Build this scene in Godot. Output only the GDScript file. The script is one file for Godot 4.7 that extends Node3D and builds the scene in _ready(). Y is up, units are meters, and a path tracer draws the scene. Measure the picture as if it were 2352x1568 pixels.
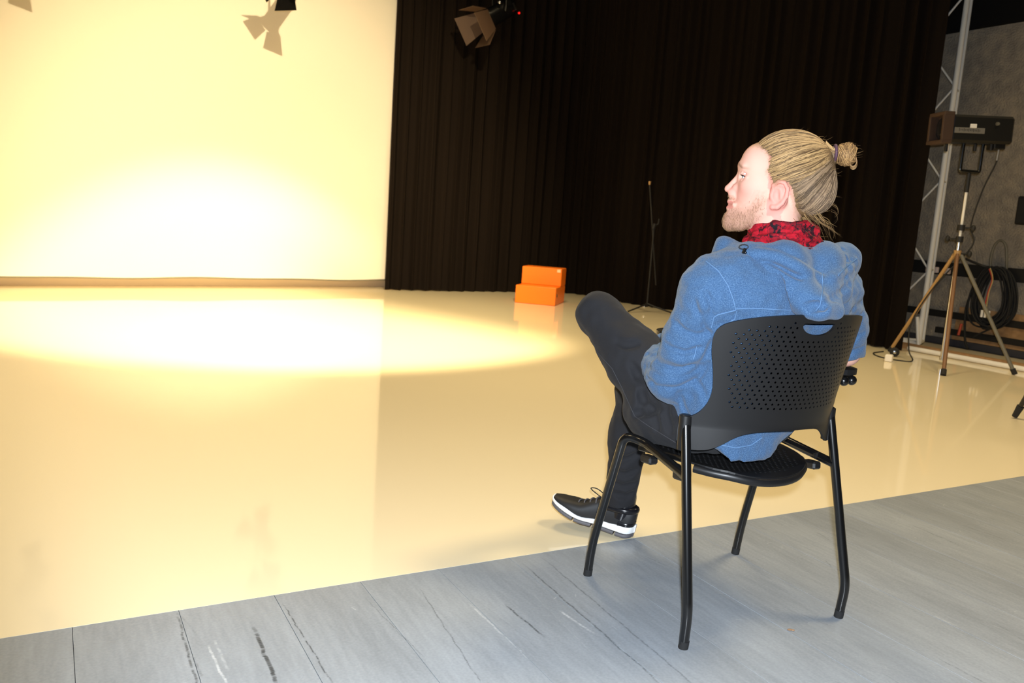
extends Node3D
# A small black-box theatre: a man on a tablet-arm chair looks towards a lit cyclorama.
# The photograph is treated as 2352 x 1568 pixels; focal length 1920 of those pixels.

const EYE := Vector3(0, 1.05, 0)
const PITCH := 0.1499
const ROLL := 0.068
const FOCAL := 1920.0
const CHAIR_AT := Vector3(0.626, 0.0, -2.299)
const CHAIR_TURN := 0.4532
const ROOM_AT := Vector3(-1.68, 0.0, -10.62)
const ROOM_TURN := 0.5121

var rng := RandomNumberGenerator.new()
var M := {}
var cam_basis := Basis(Vector3.RIGHT, -PITCH) * Basis(Vector3.BACK, ROLL)
var taken := {}

# ---------------------------------------------------------------- naming and tagging
func numbered(called: String) -> String:
	var n: int = taken.get(called, 0)
	taken[called] = n + 1
	return called if n == 0 else "%s_%03d" % [called, n]

func thing(called: String, label: String, category: String, at := Vector3.ZERO, turn := 0.0, group := "") -> Node3D:
	var o := Node3D.new()
	o.name = numbered(called)
	add_child(o)
	o.position = at
	o.rotation.y = turn
	o.set_meta("label", label)
	o.set_meta("category", category)
	if group:
		o.set_meta("group", group)
	return o

func struct(called: String, label: String, category := "") -> Node3D:
	var o := Node3D.new()
	o.name = numbered(called)
	add_child(o)
	o.set_meta("kind", "structure")
	o.set_meta("label", label)
	if category:
		o.set_meta("category", category)
	o.position = ROOM_AT
	o.rotation.y = ROOM_TURN
	return o

func part(called: String, b: Buf, m: Material, parent: Node3D, label := "") -> MeshInstance3D:
	var o := MeshInstance3D.new()
	o.name = called
	o.mesh = b.mesh()
	o.material_override = m
	parent.add_child(o, true)
	if label:
		o.set_meta("label", label)
	return o

func copy(src: Node3D, label: String) -> Node3D:
	var o: Node3D = src.duplicate()
	o.name = numbered(String(src.name).rstrip("_0123456789"))
	add_child(o)
	o.set_meta("label", label)
	return o

# room coordinates: u along the screen, h up, w from the screen towards the camera
func R(u: float, h: float, w: float) -> Vector3:
	return ROOM_AT + Basis(Vector3.UP, ROOM_TURN) * Vector3(u, h, w)

# chair coordinates: a to the sitter's right, h up, b forward
func L(a: float, h: float, b: float) -> Vector3:
	return Vector3(a, h, -b)

# ---------------------------------------------------------------- mesh buffer
class Buf:
	var v := PackedVector3Array()
	var n := PackedVector3Array()
	var uv := PackedVector2Array()
	var c := PackedColorArray()
	var i := PackedInt32Array()
	var tint := Color.WHITE
	var colored := false

	func vert(p: Vector3, nn: Vector3, t := Vector2.ZERO) -> int:
		v.append(p)
		n.append(nn)
		uv.append(t)
		c.append(tint)
		return v.size() - 1

	func tri(a: int, b: int, d: int) -> void:
		var g := (v[b] - v[a]).cross(v[d] - v[a])
		if g.dot(n[a] + n[b] + n[d]) > 0.0:
			i.append(a); i.append(d); i.append(b)
		else:
			i.append(a); i.append(b); i.append(d)

	func quad(a: int, b: int, d: int, e: int) -> void:
		tri(a, b, d)
		tri(a, d, e)

	# a flat polygon (convex), with its own normal, facing away from «inside»
	func face(pts: Array, inside: Vector3) -> void:
		var g: Vector3 = (pts[1] - pts[0]).cross(pts[2] - pts[0])
		if g.length() < 1e-12:
			return
		g = g.normalized()
		if g.dot(pts[0] - inside) < 0.0:
			g = -g
		var first := v.size()
		for p in pts:
			vert(p, g, Vector2(p.x, p.z))
		for k in range(1, pts.size() - 1):
			tri(first, first + k, first + k + 1)

	func hexa(p: Array) -> void:  # eight corners: bottom ring 0-3, top ring 4-7
		var mid := Vector3.ZERO
		for q in p:
			mid += q / 8.0
		for f in [[0, 1, 2, 3], [4, 5, 6, 7], [0, 1, 5, 4], [1, 2, 6, 5], [2, 3, 7, 6], [3, 0, 4, 7]]:
			face([p[f[0]], p[f[1]], p[f[2]], p[f[3]]], mid)

	# box with chamfered edges
	func box(size: Vector3, at := Transform3D.IDENTITY, ch := 0.003) -> void:
		var h := size / 2.0
		ch = minf(ch, minf(h.x, minf(h.y, h.z)) * 0.9)
		var mid := at.origin
		var P := func(sx: int, sy: int, sz: int, ax: int) -> Vector3:
			var q := Vector3(sx * (h.x - (0.0 if ax == 0 else ch)), sy * (h.y - (0.0 if ax == 1 else ch)), sz * (h.z - (0.0 if ax == 2 else ch)))
			return at * q
		for s in [-1, 1]:
			face([P.call(s, -1, -1, 0), P.call(s, 1, -1, 0), P.call(s, 1, 1, 0), P.call(s, -1, 1, 0)], mid)
			face([P.call(-1, s, -1, 1), P.call(1, s, -1, 1), P.call(1, s, 1, 1), P.call(-1, s, 1, 1)], mid)
			face([P.call(-1, -1, s, 2), P.call(1, -1, s, 2), P.call(1, 1, s, 2), P.call(-1, 1, s, 2)], mid)
		for s in [-1, 1]:
			for t in [-1, 1]:
				face([P.call(s, t, -1, 0), P.call(s, t, 1, 0), P.call(s, t, 1, 1), P.call(s, t, -1, 1)], mid)
				face([P.call(s, -1, t, 0), P.call(s, 1, t, 0), P.call(s, 1, t, 2), P.call(s, -1, t, 2)], mid)
				face([P.call(-1, s, t, 1), P.call(1, s, t, 1), P.call(1, s, t, 2), P.call(-1, s, t, 2)], mid)
				for r in [-1, 1]:
					face([P.call(s, t, r, 0), P.call(s, t, r, 1), P.call(s, t, r, 2)], mid)

	# a tube along a path; rad is one radius or one for each point
	func tube(pts: PackedVector3Array, rad: Variant, sides := 10, caps := true, squash := 1.0) -> void:
		var cnt := pts.size()
		if cnt < 2:
			return
		var t0 := (pts[1] - pts[0]).normalized()
		var up := Vector3.UP if absf(t0.y) < 0.9 else Vector3.RIGHT
		var nx := t0.cross(up).normalized()
		var first := v.size()
		var run := 0.0
		for k in cnt:
			var t := (pts[mini(k + 1, cnt - 1)] - pts[maxi(k - 1, 0)]).normalized()
			nx = (nx - t * nx.dot(t)).normalized()
			var ny := t.cross(nx)
			var r: float = rad if rad is float else rad[k]
			if k:
				run += pts[k].distance_to(pts[k - 1])
			for s in sides + 1:
				var a := TAU * s / sides
				var d := nx * cos(a) + ny * sin(a) * squash
				vert(pts[k] + d * r, (nx * cos(a) + ny * sin(a) / squash).normalized(), Vector2(float(s) / sides, run))
		for k in cnt - 1:
			for s in sides:
				var q := first + k * (sides + 1) + s
				quad(q, q + 1, q + sides + 2, q + sides + 1)
		if caps:
			for e in [0, cnt - 1]:
				var dirn := (pts[0] - pts[1]).normalized() if e == 0 else (pts[cnt - 1] - pts[cnt - 2]).normalized()
				var mid := vert(pts[e], dirn)
				var ring := v.size()
				for s in sides + 1:
					vert(v[first + e * (sides + 1) + s], dirn)
				for s in sides:
					tri(mid, ring + s, ring + s + 1)

	# profile of (radius, height) turned about the y axis of «at»
	func lathe(prof: Array, at := Transform3D.IDENTITY, sides := 24) -> void:
		for k in prof.size() - 1:
			var p: Vector2 = prof[k]
			var q: Vector2 = prof[k + 1]
			var d := q - p
			if d.length() < 1e-7:
				continue
			var nn := Vector2(d.y, -d.x).normalized()
			var first := v.size()
			for s in sides + 1:
				var a := TAU * s / sides
				var e := Vector3(cos(a), 0, sin(a))
				var no := (at.basis * (e * nn.x + Vector3.UP * nn.y)).normalized()
				vert(at * (e * p.x + Vector3.UP * p.y), no, Vector2(float(s) / sides, p.y))
				vert(at * (e * q.x + Vector3.UP * q.y), no, Vector2(float(s) / sides, q.y))
			for s in sides:
				var w := first + s * 2
				quad(w, w + 1, w + 3, w + 2)

	# polygon in x,y of «at», from z = 0 to z = depth
	func prism(poly: PackedVector2Array, depth: float, at := Transform3D.IDENTITY) -> void:
		var idx := Geometry2D.triangulate_polygon(poly)
		for z in [0.0, depth]:
			var nn := (at.basis * Vector3(0, 0, -1 if z == 0.0 else 1)).normalized() * signf(depth)
			var first := v.size()
			for p in poly:
				vert(at * Vector3(p.x, p.y, z), nn, p)
			for k in range(0, idx.size(), 3):
				tri(first + idx[k], first + idx[k + 1], first + idx[k + 2])
		var turn := -1.0 if Geometry2D.is_polygon_clockwise(poly) else 1.0
		for k in poly.size():
			var p := poly[k]
			var q := poly[(k + 1) % poly.size()]
			var e := (q - p).normalized()
			var nn := (at.basis * Vector3(e.y * turn, -e.x * turn, 0)).normalized()
			var a := vert(at * Vector3(p.x, p.y, 0), nn)
			var b := vert(at * Vector3(q.x, q.y, 0), nn)
			var d := vert(at * Vector3(q.x, q.y, depth), nn)
			var f := vert(at * Vector3(p.x, p.y, depth), nn)
			quad(a, b, d, f)

	func ball(at: Vector3, r: Vector3, turn := Basis.IDENTITY, rows := 10, cols := 16) -> void:
		var first := v.size()
		for y in rows + 1:
			var th := PI * y / rows
			for x in cols + 1:
				var ph := TAU * x / cols
				var e := Vector3(sin(th) * cos(ph), cos(th), sin(th) * sin(ph))
				vert(at + turn * (e * r), (turn * (e / r)).normalized(), Vector2(float(x) / cols, float(y) / rows))
		for y in rows:
			for x in cols:
				var q := first + y * (cols + 1) + x
				quad(q, q + 1, q + cols + 2, q + cols + 1)

	# a grid of points, smooth, normals from neighbours; flip turns them
	func sheet(pts: Array, cols: int, flip := false) -> void:
		var rows := pts.size() / cols
		var first := v.size()
		for y in rows:
			for x in cols:
				var dx: Vector3 = pts[y * cols + mini(x + 1, cols - 1)] - pts[y * cols + maxi(x - 1, 0)]
				var dy: Vector3 = pts[mini(y + 1, rows - 1) * cols + x] - pts[maxi(y - 1, 0) * cols + x]
				var nn := dx.cross(dy).normalized()
				vert(pts[y * cols + x], -nn if flip else nn, Vector2(float(x) / cols, float(y) / rows))
		for y in rows - 1:
			for x in cols - 1:
				var q := first + y * cols + x
				quad(q, q + 1, q + cols + 1, q + cols)

	func mesh() -> ArrayMesh:
		var arr := []
		arr.resize(Mesh.ARRAY_MAX)
		arr[Mesh.ARRAY_VERTEX] = v
		arr[Mesh.ARRAY_NORMAL] = n
		arr[Mesh.ARRAY_TEX_UV] = uv
		if colored:
			arr[Mesh.ARRAY_COLOR] = c
		arr[Mesh.ARRAY_INDEX] = i
		var m := ArrayMesh.new()
		m.add_surface_from_arrays(Mesh.PRIMITIVE_TRIANGLES, arr)
		return m

func curve(pts: Array, sub := 6) -> PackedVector3Array:
	var out := PackedVector3Array()
	var cnt := pts.size()
	for k in cnt - 1:
		var p0: Vector3 = pts[maxi(k - 1, 0)]
		var p1: Vector3 = pts[k]
		var p2: Vector3 = pts[k + 1]
		var p3: Vector3 = pts[mini(k + 2, cnt - 1)]
		for s in sub:
			out.append(p1.cubic_interpolate(p2, p0, p3, float(s) / sub))
	out.append(pts[cnt - 1])
	return out

# straight runs joined by rounded corners of the given radius
func bent(pts: Array, radius: float, sub := 6) -> PackedVector3Array:
	var out := PackedVector3Array([pts[0]])
	for k in range(1, pts.size() - 1):
		var p: Vector3 = pts[k]
		var a: Vector3 = pts[k - 1] - p
		var b: Vector3 = pts[k + 1] - p
		var r := minf(radius, minf(a.length(), b.length()) * 0.48)
		var s := p + a.normalized() * r
		var e := p + b.normalized() * r
		for q in sub + 1:
			var t := float(q) / sub
			out.append(s.lerp(p, t).lerp(p.lerp(e, t), t))
	out.append(pts[pts.size() - 1])
	return out

# ---------------------------------------------------------------- distance field, meshed by surface nets
class Field:
	var o: Vector3
	var h: float
	var nx: int
	var ny: int
	var nz: int
	var d := PackedFloat32Array()

	func _init(lo: Vector3, hi: Vector3, cell: float) -> void:
		o = lo
		h = cell
		nx = int((hi.x - lo.x) / h) + 2
		ny = int((hi.y - lo.y) / h) + 2
		nz = int((hi.z - lo.z) / h) + 2
		d.resize(nx * ny * nz)
		d.fill(1.0)

	func span(lo: Vector3, hi: Vector3) -> Array:
		return [maxi(0, int((lo.x - o.x) / h)), mini(nx - 1, int((hi.x - o.x) / h) + 1), maxi(0, int((lo.y - o.y) / h)), mini(ny - 1, int((hi.y - o.y) / h) + 1), maxi(0, int((lo.z - o.z) / h)), mini(nz - 1, int((hi.z - o.z) / h) + 1)]

	# tapered capsule; k blends; sign -1 carves
	func cone(a: Vector3, b: Vector3, ra: float, rb: float, k := 0.02, sign := 1) -> void:
		var m := maxf(ra, rb) + k + 2.5 * h
		var e := Vector3(m, m, m)
		var s := span(a.min(b) - e, a.max(b) + e)
		var ab := b - a
		var l2 := maxf(ab.length_squared(), 1e-9)
		var dr := rb - ra
		for z in range(s[4], s[5] + 1):
			for y in range(s[2], s[3] + 1):
				var at := (z * ny + y) * nx
				var p := Vector3(o.x + s[0] * h - a.x, o.y + y * h - a.y, o.z + z * h - a.z)
				for x in range(s[0], s[1] + 1):
					var t := clampf(p.dot(ab) / l2, 0.0, 1.0)
					var q := (p - ab * t).length() - ra - dr * t
					p.x += h
					if q > m:
						continue
					var c := d[at + x]
					if sign > 0:
						var w := k - absf(c - q)
						d[at + x] = minf(c, q) if w <= 0.0 else minf(c, q) - w * w / k * 0.25
					else:
						var w := k - absf(c + q)
						d[at + x] = maxf(c, -q) if w <= 0.0 else maxf(c, -q) + w * w / k * 0.25

	func ell(mid: Vector3, r: Vector3, turn := Basis.IDENTITY, k := 0.02, sign := 1) -> void:
		var m := maxf(r.x, maxf(r.y, r.z)) + k + 2.5 * h
		var ex := Vector3(
			Vector3(turn.x.x * r.x, turn.y.x * r.y, turn.z.x * r.z).length(),
			Vector3(turn.x.y * r.x, turn.y.y * r.y, turn.z.y * r.z).length(),
			Vector3(turn.x.z * r.x, turn.y.z * r.y, turn.z.z * r.z).length()) + Vector3.ONE * (k + 2.5 * h)
		var s := span(mid - ex, mid + ex)
		var inv := turn.transposed()
		var ir := Vector3.ONE / r
		for z in range(s[4], s[5] + 1):
			for y in range(s[2], s[3] + 1):
				var at := (z * ny + y) * nx
				for x in range(s[0], s[1] + 1):
					var p := inv * (Vector3(o.x + x * h, o.y + y * h, o.z + z * h) - mid)
					p *= ir
					var k0 := p.length()
					var k1 := (p * ir).length()
					var q := k0 * (k0 - 1.0) / maxf(k1, 1e-6) if k1 > 1e-6 else -minf(r.x, minf(r.y, r.z))
					if q > m:
						continue
					var c := d[at + x]
					if sign > 0:
						var w := k - absf(c - q)
						d[at + x] = minf(c, q) if w <= 0.0 else minf(c, q) - w * w / k * 0.25
					else:
						var w := k - absf(c + q)
						d[at + x] = maxf(c, -q) if w <= 0.0 else maxf(c, -q) + w * w / k * 0.25

	func path(pts: Array, rad: Variant, k := 0.02, sign := 1) -> void:
		for q in pts.size() - 1:
			cone(pts[q], pts[q + 1], rad if rad is float else rad[q], rad if rad is float else rad[q + 1], k, sign)

	# keep only what lies on the far side of the plane (normal points to what goes), inside a box
	func cut(at: Vector3, nrm: Vector3, lo := Vector3.ONE * -9.0, hi := Vector3.ONE * 9.0) -> void:
		var s := span(lo, hi)
		nrm = nrm.normalized()
		for z in range(s[4], s[5] + 1):
			for y in range(s[2], s[3] + 1):
				var b := (z * ny + y) * nx
				for x in range(s[0], s[1] + 1):
					var q := (Vector3(o.x + x * h, o.y + y * h, o.z + z * h) - at).dot(nrm)
					if q > d[b + x]:
						d[b + x] = q

	func ripple(noise: FastNoiseLite, amp: float, stretch := Vector3.ONE) -> void:
		for z in nz:
			for y in ny:
				var b := (z * ny + y) * nx
				for x in nx:
					if absf(d[b + x]) < 3.0 * h:
						d[b + x] += amp * noise.get_noise_3d((o.x + x * h) * stretch.x, (o.y + y * h) * stretch.y, (o.z + z * h) * stretch.z)

	func sample(p: Vector3) -> float:
		var q := (p - o) / h
		var x := int(q.x)
		var y := int(q.y)
		var z := int(q.z)
		if q.x < 0.0 or q.y < 0.0 or q.z < 0.0 or x >= nx - 1 or y >= ny - 1 or z >= nz - 1:
			return 1.0
		var f := q - Vector3(x, y, z)
		var b := (z * ny + y) * nx + x
		var sy := nx
		var sz := nx * ny
		var c00 := lerpf(d[b], d[b + 1], f.x)
		var c10 := lerpf(d[b + sy], d[b + sy + 1], f.x)
		var c01 := lerpf(d[b + sz], d[b + sz + 1], f.x)
		var c11 := lerpf(d[b + sz + sy], d[b + sz + sy + 1], f.x)
		return lerpf(lerpf(c00, c10, f.y), lerpf(c01, c11, f.y), f.z)

	func slope(p: Vector3) -> Vector3:
		var e := h * 0.6
		return Vector3(sample(p + Vector3(e, 0, 0)) - sample(p - Vector3(e, 0, 0)), sample(p + Vector3(0, e, 0)) - sample(p - Vector3(0, e, 0)), sample(p + Vector3(0, 0, e)) - sample(p - Vector3(0, 0, e))).normalized()

	# first point of the surface along a line of sight
	func meet(from: Vector3, dirn: Vector3, t0 := 1.2, t1 := 4.0) -> Variant:
		var t := t0
		while t < t1:
			if sample(from + dirn * t) < 0.0:
				var lo := t - h * 0.7
				for k in 8:
					var mid := (lo + t) / 2.0
					if sample(from + dirn * mid) < 0.0:
						t = mid
					else:
						lo = mid
				return from + dirn * t
			t += h * 0.7
		return null

	func into(b: Buf, paint: Variant = null) -> void:
		var at := PackedInt32Array()
		at.resize(nx * ny * nz)
		at.fill(-1)
		var sy := nx
		var sz := nx * ny
		var corner := PackedInt32Array([0, 1, sy, sy + 1, sz, sz + 1, sz + sy, sz + sy + 1])
		var off := [Vector3(0, 0, 0), Vector3(1, 0, 0), Vector3(0, 1, 0), Vector3(1, 1, 0), Vector3(0, 0, 1), Vector3(1, 0, 1), Vector3(0, 1, 1), Vector3(1, 1, 1)]
		var edges := PackedInt32Array([0, 1, 2, 3, 4, 5, 6, 7, 0, 2, 1, 3, 4, 6, 5, 7, 0, 4, 1, 5, 2, 6, 3, 7])
		for z in nz - 1:
			for y in ny - 1:
				var row := (z * ny + y) * nx
				for x in nx - 1:
					var q := row + x
					var d0 := d[q]
					if absf(d0) > 2.0 * h:
						continue
					var s := d0 < 0.0
					if (d[q + 1] < 0.0) == s and (d[q + sy] < 0.0) == s and (d[q + sy + 1] < 0.0) == s and (d[q + sz] < 0.0) == s and (d[q + sz + 1] < 0.0) == s and (d[q + sz + sy] < 0.0) == s and (d[q + sz + sy + 1] < 0.0) == s:
						continue
					var sum := Vector3.ZERO
					var cnt := 0
					for e in 12:
						var a := edges[e * 2]
						var c := edges[e * 2 + 1]
						var da := d[q + corner[a]]
						var dc := d[q + corner[c]]
						if (da < 0.0) != (dc < 0.0):
							var va: Vector3 = off[a]
							sum += va.lerp(off[c], da / (da - dc))
							cnt += 1
					var p := o + (Vector3(x, y, z) + sum / cnt) * h
					var nn := slope(p)
					if paint != null:
						b.tint = paint.call(p, nn)
					at[q] = b.vert(p, nn)
		b.tint = Color.WHITE
		for z in range(1, nz - 1):
			for y in range(1, ny - 1):
				var row := (z * ny + y) * nx
				for x in range(1, nx - 1):
					var q := row + x
					if at[q] < 0:
						continue
					var s := d[q] < 0.0
					if (d[q + 1] < 0.0) != s and at[q - sy] >= 0 and at[q - sz] >= 0 and at[q - sy - sz] >= 0:
						b.quad(at[q], at[q - sy], at[q - sy - sz], at[q - sz])
					if (d[q + sy] < 0.0) != s and at[q - 1] >= 0 and at[q - sz] >= 0 and at[q - 1 - sz] >= 0:
						b.quad(at[q], at[q - 1], at[q - 1 - sz], at[q - sz])
					if (d[q + sz] < 0.0) != s and at[q - 1] >= 0 and at[q - sy] >= 0 and at[q - 1 - sy] >= 0:
						b.quad(at[q], at[q - 1], at[q - 1 - sy], at[q - sy])

# ---------------------------------------------------------------- materials
func mat(color: Color, rough: float, metal := 0.0, spec := 0.5) -> StandardMaterial3D:
	var m := StandardMaterial3D.new()
	m.albedo_color = color
	m.roughness = rough
	m.metallic = metal
	m.metallic_specular = spec
	return m

func noise(freq: float, seed_: int, octaves := 4, kind := FastNoiseLite.TYPE_SIMPLEX_SMOOTH) -> FastNoiseLite:
	var n := FastNoiseLite.new()
	n.noise_type = kind
	n.seed = seed_
	n.frequency = freq
	n.fractal_octaves = octaves
	return n

func ntex(n: FastNoiseLite, size: int, cols: Array = [], normal := 0.0) -> NoiseTexture2D:
	var t := NoiseTexture2D.new()
	t.width = size
	t.height = size
	t.seamless = true
	t.noise = n
	if cols:
		var g := Gradient.new()
		g.offsets = PackedFloat32Array(cols.map(func(e): return e[0]))
		g.colors = PackedColorArray(cols.map(func(e): return e[1]))
		t.color_ramp = g
	if normal > 0.0:
		t.as_normal_map = true
		t.bump_strength = normal
	return t

func tri(m: StandardMaterial3D, scale: float, world := false) -> StandardMaterial3D:
	m.uv1_triplanar = true
	m.uv1_world_triplanar = world
	m.uv1_scale = Vector3.ONE * scale
	return m

func materials() -> void:
	M.black_metal = mat(Color8(14, 14, 15), 0.22, 0.0, 0.6)
	M.plastic = mat(Color8(20, 20, 22), 0.42, 0.0, 0.5)
	M.dark = mat(Color8(22, 21, 21), 0.6)
	M.rubber = mat(Color8(26, 26, 27), 0.8)
	M.white_paint = mat(Color8(240, 236, 228), 0.45)
	M.chrome = mat(Color8(205, 205, 205), 0.25, 1.0)
	M.steel = mat(Color8(176, 172, 165), 0.4, 0.7)
	M.brass = mat(Color8(176, 140, 90), 0.5, 0.15)
	M.brown_steel = mat(Color8(118, 84, 56), 0.55, 0.1)
	M.grey_steel = mat(Color8(112, 108, 96), 0.55, 0.2)
	M.screen = mat(Color8(240, 238, 230), 0.95, 0.0, 0.2)
	M.screen.backlight_enabled = true
	M.screen.backlight = Color(0.8, 0.77, 0.7)
	M.back_wall = mat(Color8(222, 204, 178), 0.9)
	M.hall = mat(Color8(70, 66, 60), 0.95, 0.0, 0.2)
	M.ceiling = mat(Color8(28, 27, 26), 0.95, 0.0, 0.2)
	M.orange = mat(Color8(255, 126, 24), 0.35)
	M.lamp_brown = mat(Color8(66, 48, 38), 0.55)
	M.flap_brown = mat(Color8(70, 51, 37), 0.6)
	M.lamp_black = mat(Color8(12, 12, 12), 0.5)
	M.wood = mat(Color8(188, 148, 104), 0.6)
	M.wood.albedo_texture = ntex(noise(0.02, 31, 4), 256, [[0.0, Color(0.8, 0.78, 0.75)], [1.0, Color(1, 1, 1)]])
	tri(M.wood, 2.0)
	M.slate = mat(Color8(58, 57, 62), 0.7)

	M.velvet = mat(Color8(24, 19, 16), 0.95, 0.0, 0.15)

	M.concrete = mat(Color.WHITE, 0.9, 0.0, 0.25)
	M.concrete.albedo_texture = ntex(noise(0.012, 21, 6), 512, [[0.0, Color8(138, 130, 120)], [0.5, Color8(158, 148, 133)], [1.0, Color8(178, 163, 142)]])
	M.concrete.normal_enabled = true
	M.concrete.normal_texture = ntex(noise(0.08, 22, 5), 512, [], 6.0)
	M.concrete.normal_scale = 0.6
	tri(M.concrete, 0.9)

	M.vinyl = mat(Color8(238, 225, 193), 0.055, 0.0, 0.46)

	M.fleece = mat(Color.WHITE, 0.95, 0.0, 0.2)
	M.fleece.albedo_texture = ntex(noise(0.09, 51, 4), 512, [[0.0, Color8(46, 70, 100)], [0.42, Color8(58, 85, 119)], [0.6, Color8(70, 98, 132)], [1.0, Color8(106, 133, 160)]])
	M.fleece.normal_enabled = true
	M.fleece.normal_texture = ntex(noise(0.16, 52, 4), 512, [], 8.0)
	M.fleece.normal_scale = 0.35
	M.fleece.rim_enabled = true
	M.fleece.rim = 0.35
	M.fleece.rim_tint = 0.6
	tri(M.fleece, 6.0)
	M.seam = mat(Color8(88, 118, 154), 0.95, 0.0, 0.2)

	M.trouser = mat(Color8(36, 36, 39), 0.85, 0.0, 0.3)
	M.trouser.normal_enabled = true
	M.trouser.normal_texture = ntex(noise(0.2, 61, 3), 256, [], 5.0)
	M.trouser.normal_scale = 0.35
	M.trouser.rim_enabled = true
	M.trouser.rim = 0.25
	tri(M.trouser, 9.0)

	M.skin = mat(Color.WHITE, 0.62, 0.0, 0.3)
	M.skin.vertex_color_use_as_albedo = true
	M.hair = mat(Color.WHITE, 0.58, 0.0, 0.35)
	M.hair.vertex_color_use_as_albedo = true
	M.eye = mat(Color.WHITE, 0.08)
	M.eye.vertex_color_use_as_albedo = true

	M.scarf = mat(Color.WHITE, 0.85, 0.0, 0.3)
	M.scarf.albedo_texture = scarf_print()
	tri(M.scarf, 3.6)
	M.shoe_upper = mat(Color8(24, 24, 27), 0.6)
	M.shoe_shiny = mat(Color8(22, 22, 26), 0.2)
	M.midsole = mat(Color8(236, 238, 240), 0.5)
	M.outsole = mat(Color8(88, 86, 90), 0.6)

# red cloth with a torn black print: dark edges between irregular cells
func scarf_print() -> ImageTexture:
	var n := noise(0.035, 71, 1, FastNoiseLite.TYPE_CELLULAR)
	n.cellular_return_type = FastNoiseLite.RETURN_DISTANCE2_SUB
	n.fractal_type = FastNoiseLite.FRACTAL_NONE
	var w := noise(0.05, 72, 2)
	var b := noise(0.02, 73, 2)
	var im := Image.create(256, 256, false, Image.FORMAT_RGB8)
	for y in 256:
		for x in 256:
			var e := n.get_noise_2d(x + 10.0 * w.get_noise_2d(x, y), y + 10.0 * w.get_noise_2d(x + 91, y))
			var g := b.get_noise_2d(x, y)
			var ink := e < -0.87 + 0.22 * g or (g > 0.40)
			var r := 0.9 + 0.1 * w.get_noise_2d(x * 3.0, y * 3.0)
			im.set_pixel(x, y, Color8(28, 18, 24) if ink else Color(0.72 * r, 0.09 * r, 0.16 * r))
	im.generate_mipmaps()
	return ImageTexture.create_from_image(im)

# ---------------------------------------------------------------- light
func spot(called: String, at: Vector3, to: Vector3, energy: float, color: Color, angle: float, blend: float, size: float) -> SpotLight3D:
	var l := SpotLight3D.new()
	l.name = called
	add_child(l)
	l.look_at_from_position(at, to, Vector3.UP if absf((to - at).normalized().y) < 0.98 else Vector3.RIGHT)
	l.light_energy = energy
	l.light_color = color
	l.spot_angle = angle
	l.spot_angle_attenuation = blend
	l.spot_range = 40.0
	l.spot_attenuation = 2.0
	l.light_size = size
	l.shadow_enabled = true
	return l

const SCREEN_TURN := 0.137
const FILL_LAMPS := [Vector3(-5.4, 4.8, 3.0), Vector3(-1.2, 5.2, 12.0), Vector3(-5.4, 7.6, 4.0), Vector3(0.3, 8.6, 18.0), Vector3(0.5, 2.5, 16.0), Vector3(3.0, 7.6, 5.0)]  # added fill lamps: u, w and energy of each
var POOL := R(-1.5, 5.0, 4.2)

func _ready() -> void:
	rng.seed = 7
	var cam := Camera3D.new()
	cam.name = "camera"
	add_child(cam)
	cam.position = EYE
	cam.basis = cam_basis
	cam.near = 0.05
	cam.far = 100.0
	var lens := CameraAttributesPhysical.new()
	lens.frustum_focal_length = 29.39
	lens.frustum_focus_distance = 2.25
	lens.frustum_near = 0.05
	lens.frustum_far = 100.0
	lens.exposure_aperture = 7.0
	cam.attributes = lens
	cam.fov = rad_to_deg(2.0 * atan(784.0 / FOCAL))
	cam.current = true
	var env := Environment.new()
	env.background_mode = Environment.BG_COLOR
	env.background_color = Color.BLACK
	env.tonemap_mode = Environment.TONE_MAPPER_LINEAR
	env.tonemap_exposure = 1.0
	env.sdfgi_enabled = true
	env.ssao_enabled = true
	env.ssil_enabled = true
	var we := WorldEnvironment.new()
	we.name = "world"
	we.environment = env
	add_child(we)
	# the camera's own flash, just above and beside the lens
	spot("camera_flash", EYE + cam_basis * Vector3(0.03, 0.085, 0.02), EYE + cam_basis * Vector3(0.30, 0.0, -3.0), 12.6, Color(0.92, 0.96, 1.0), 46.0, 0.55, 0.025)
	var warm := Color(1.0, 0.895, 0.69)
	# stage lamps, out of the frame: one washes the screen, one throws the pool on the floor
	spot("stage_lamp_wash", R(-2.7, 4.6, 9.8), R(-1.5, 0.5, 0.0), 132.0, warm, 23.5, 0.75, 0.06)
	spot("stage_lamp_pool", POOL, R(-1.75, 0.0, 2.5), 84.0, warm, 31.0, 0.35, 0.05)
	# added fill lamps under the ceiling, for warm ambient light
	for q in FILL_LAMPS:
		spot("fill_lamp_light", R(q.x, 5.28, q.y), R(q.x, 0.0, q.y + 0.01), q.z, warm, 42.0 if q.y < 3.0 else 56.0, 0.6, 0.5)

	materials()
	build_shell()
	build_floor()
	build_curtains()
	build_steps()
	build_mic_stand()
	build_stage_lights()
	build_unseen_lamps()
	build_truss()
	build_followspot()
	build_wall_things()
	build_chair()
	build_person()

# ---------------------------------------------------------------- the hall
func slab(b: Buf, u0: float, u1: float, h0: float, h1: float, w0: float, w1: float, ch := 0.002) -> void:
	b.box(Vector3(u1 - u0, h1 - h0, w1 - w0), Transform3D(Basis.IDENTITY, Vector3(u0 + u1, h0 + h1, w0 + w1) / 2.0), ch)

func shell_piece(called: String, label: String, cat: String, m: Material, s: Array) -> Node3D:
	var o := struct(called, label, cat)
	var b := Buf.new()
	slab(b, s[0], s[1], s[2], s[3], s[4], s[5])
	part("slab", b, m, o)
	return o

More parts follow.
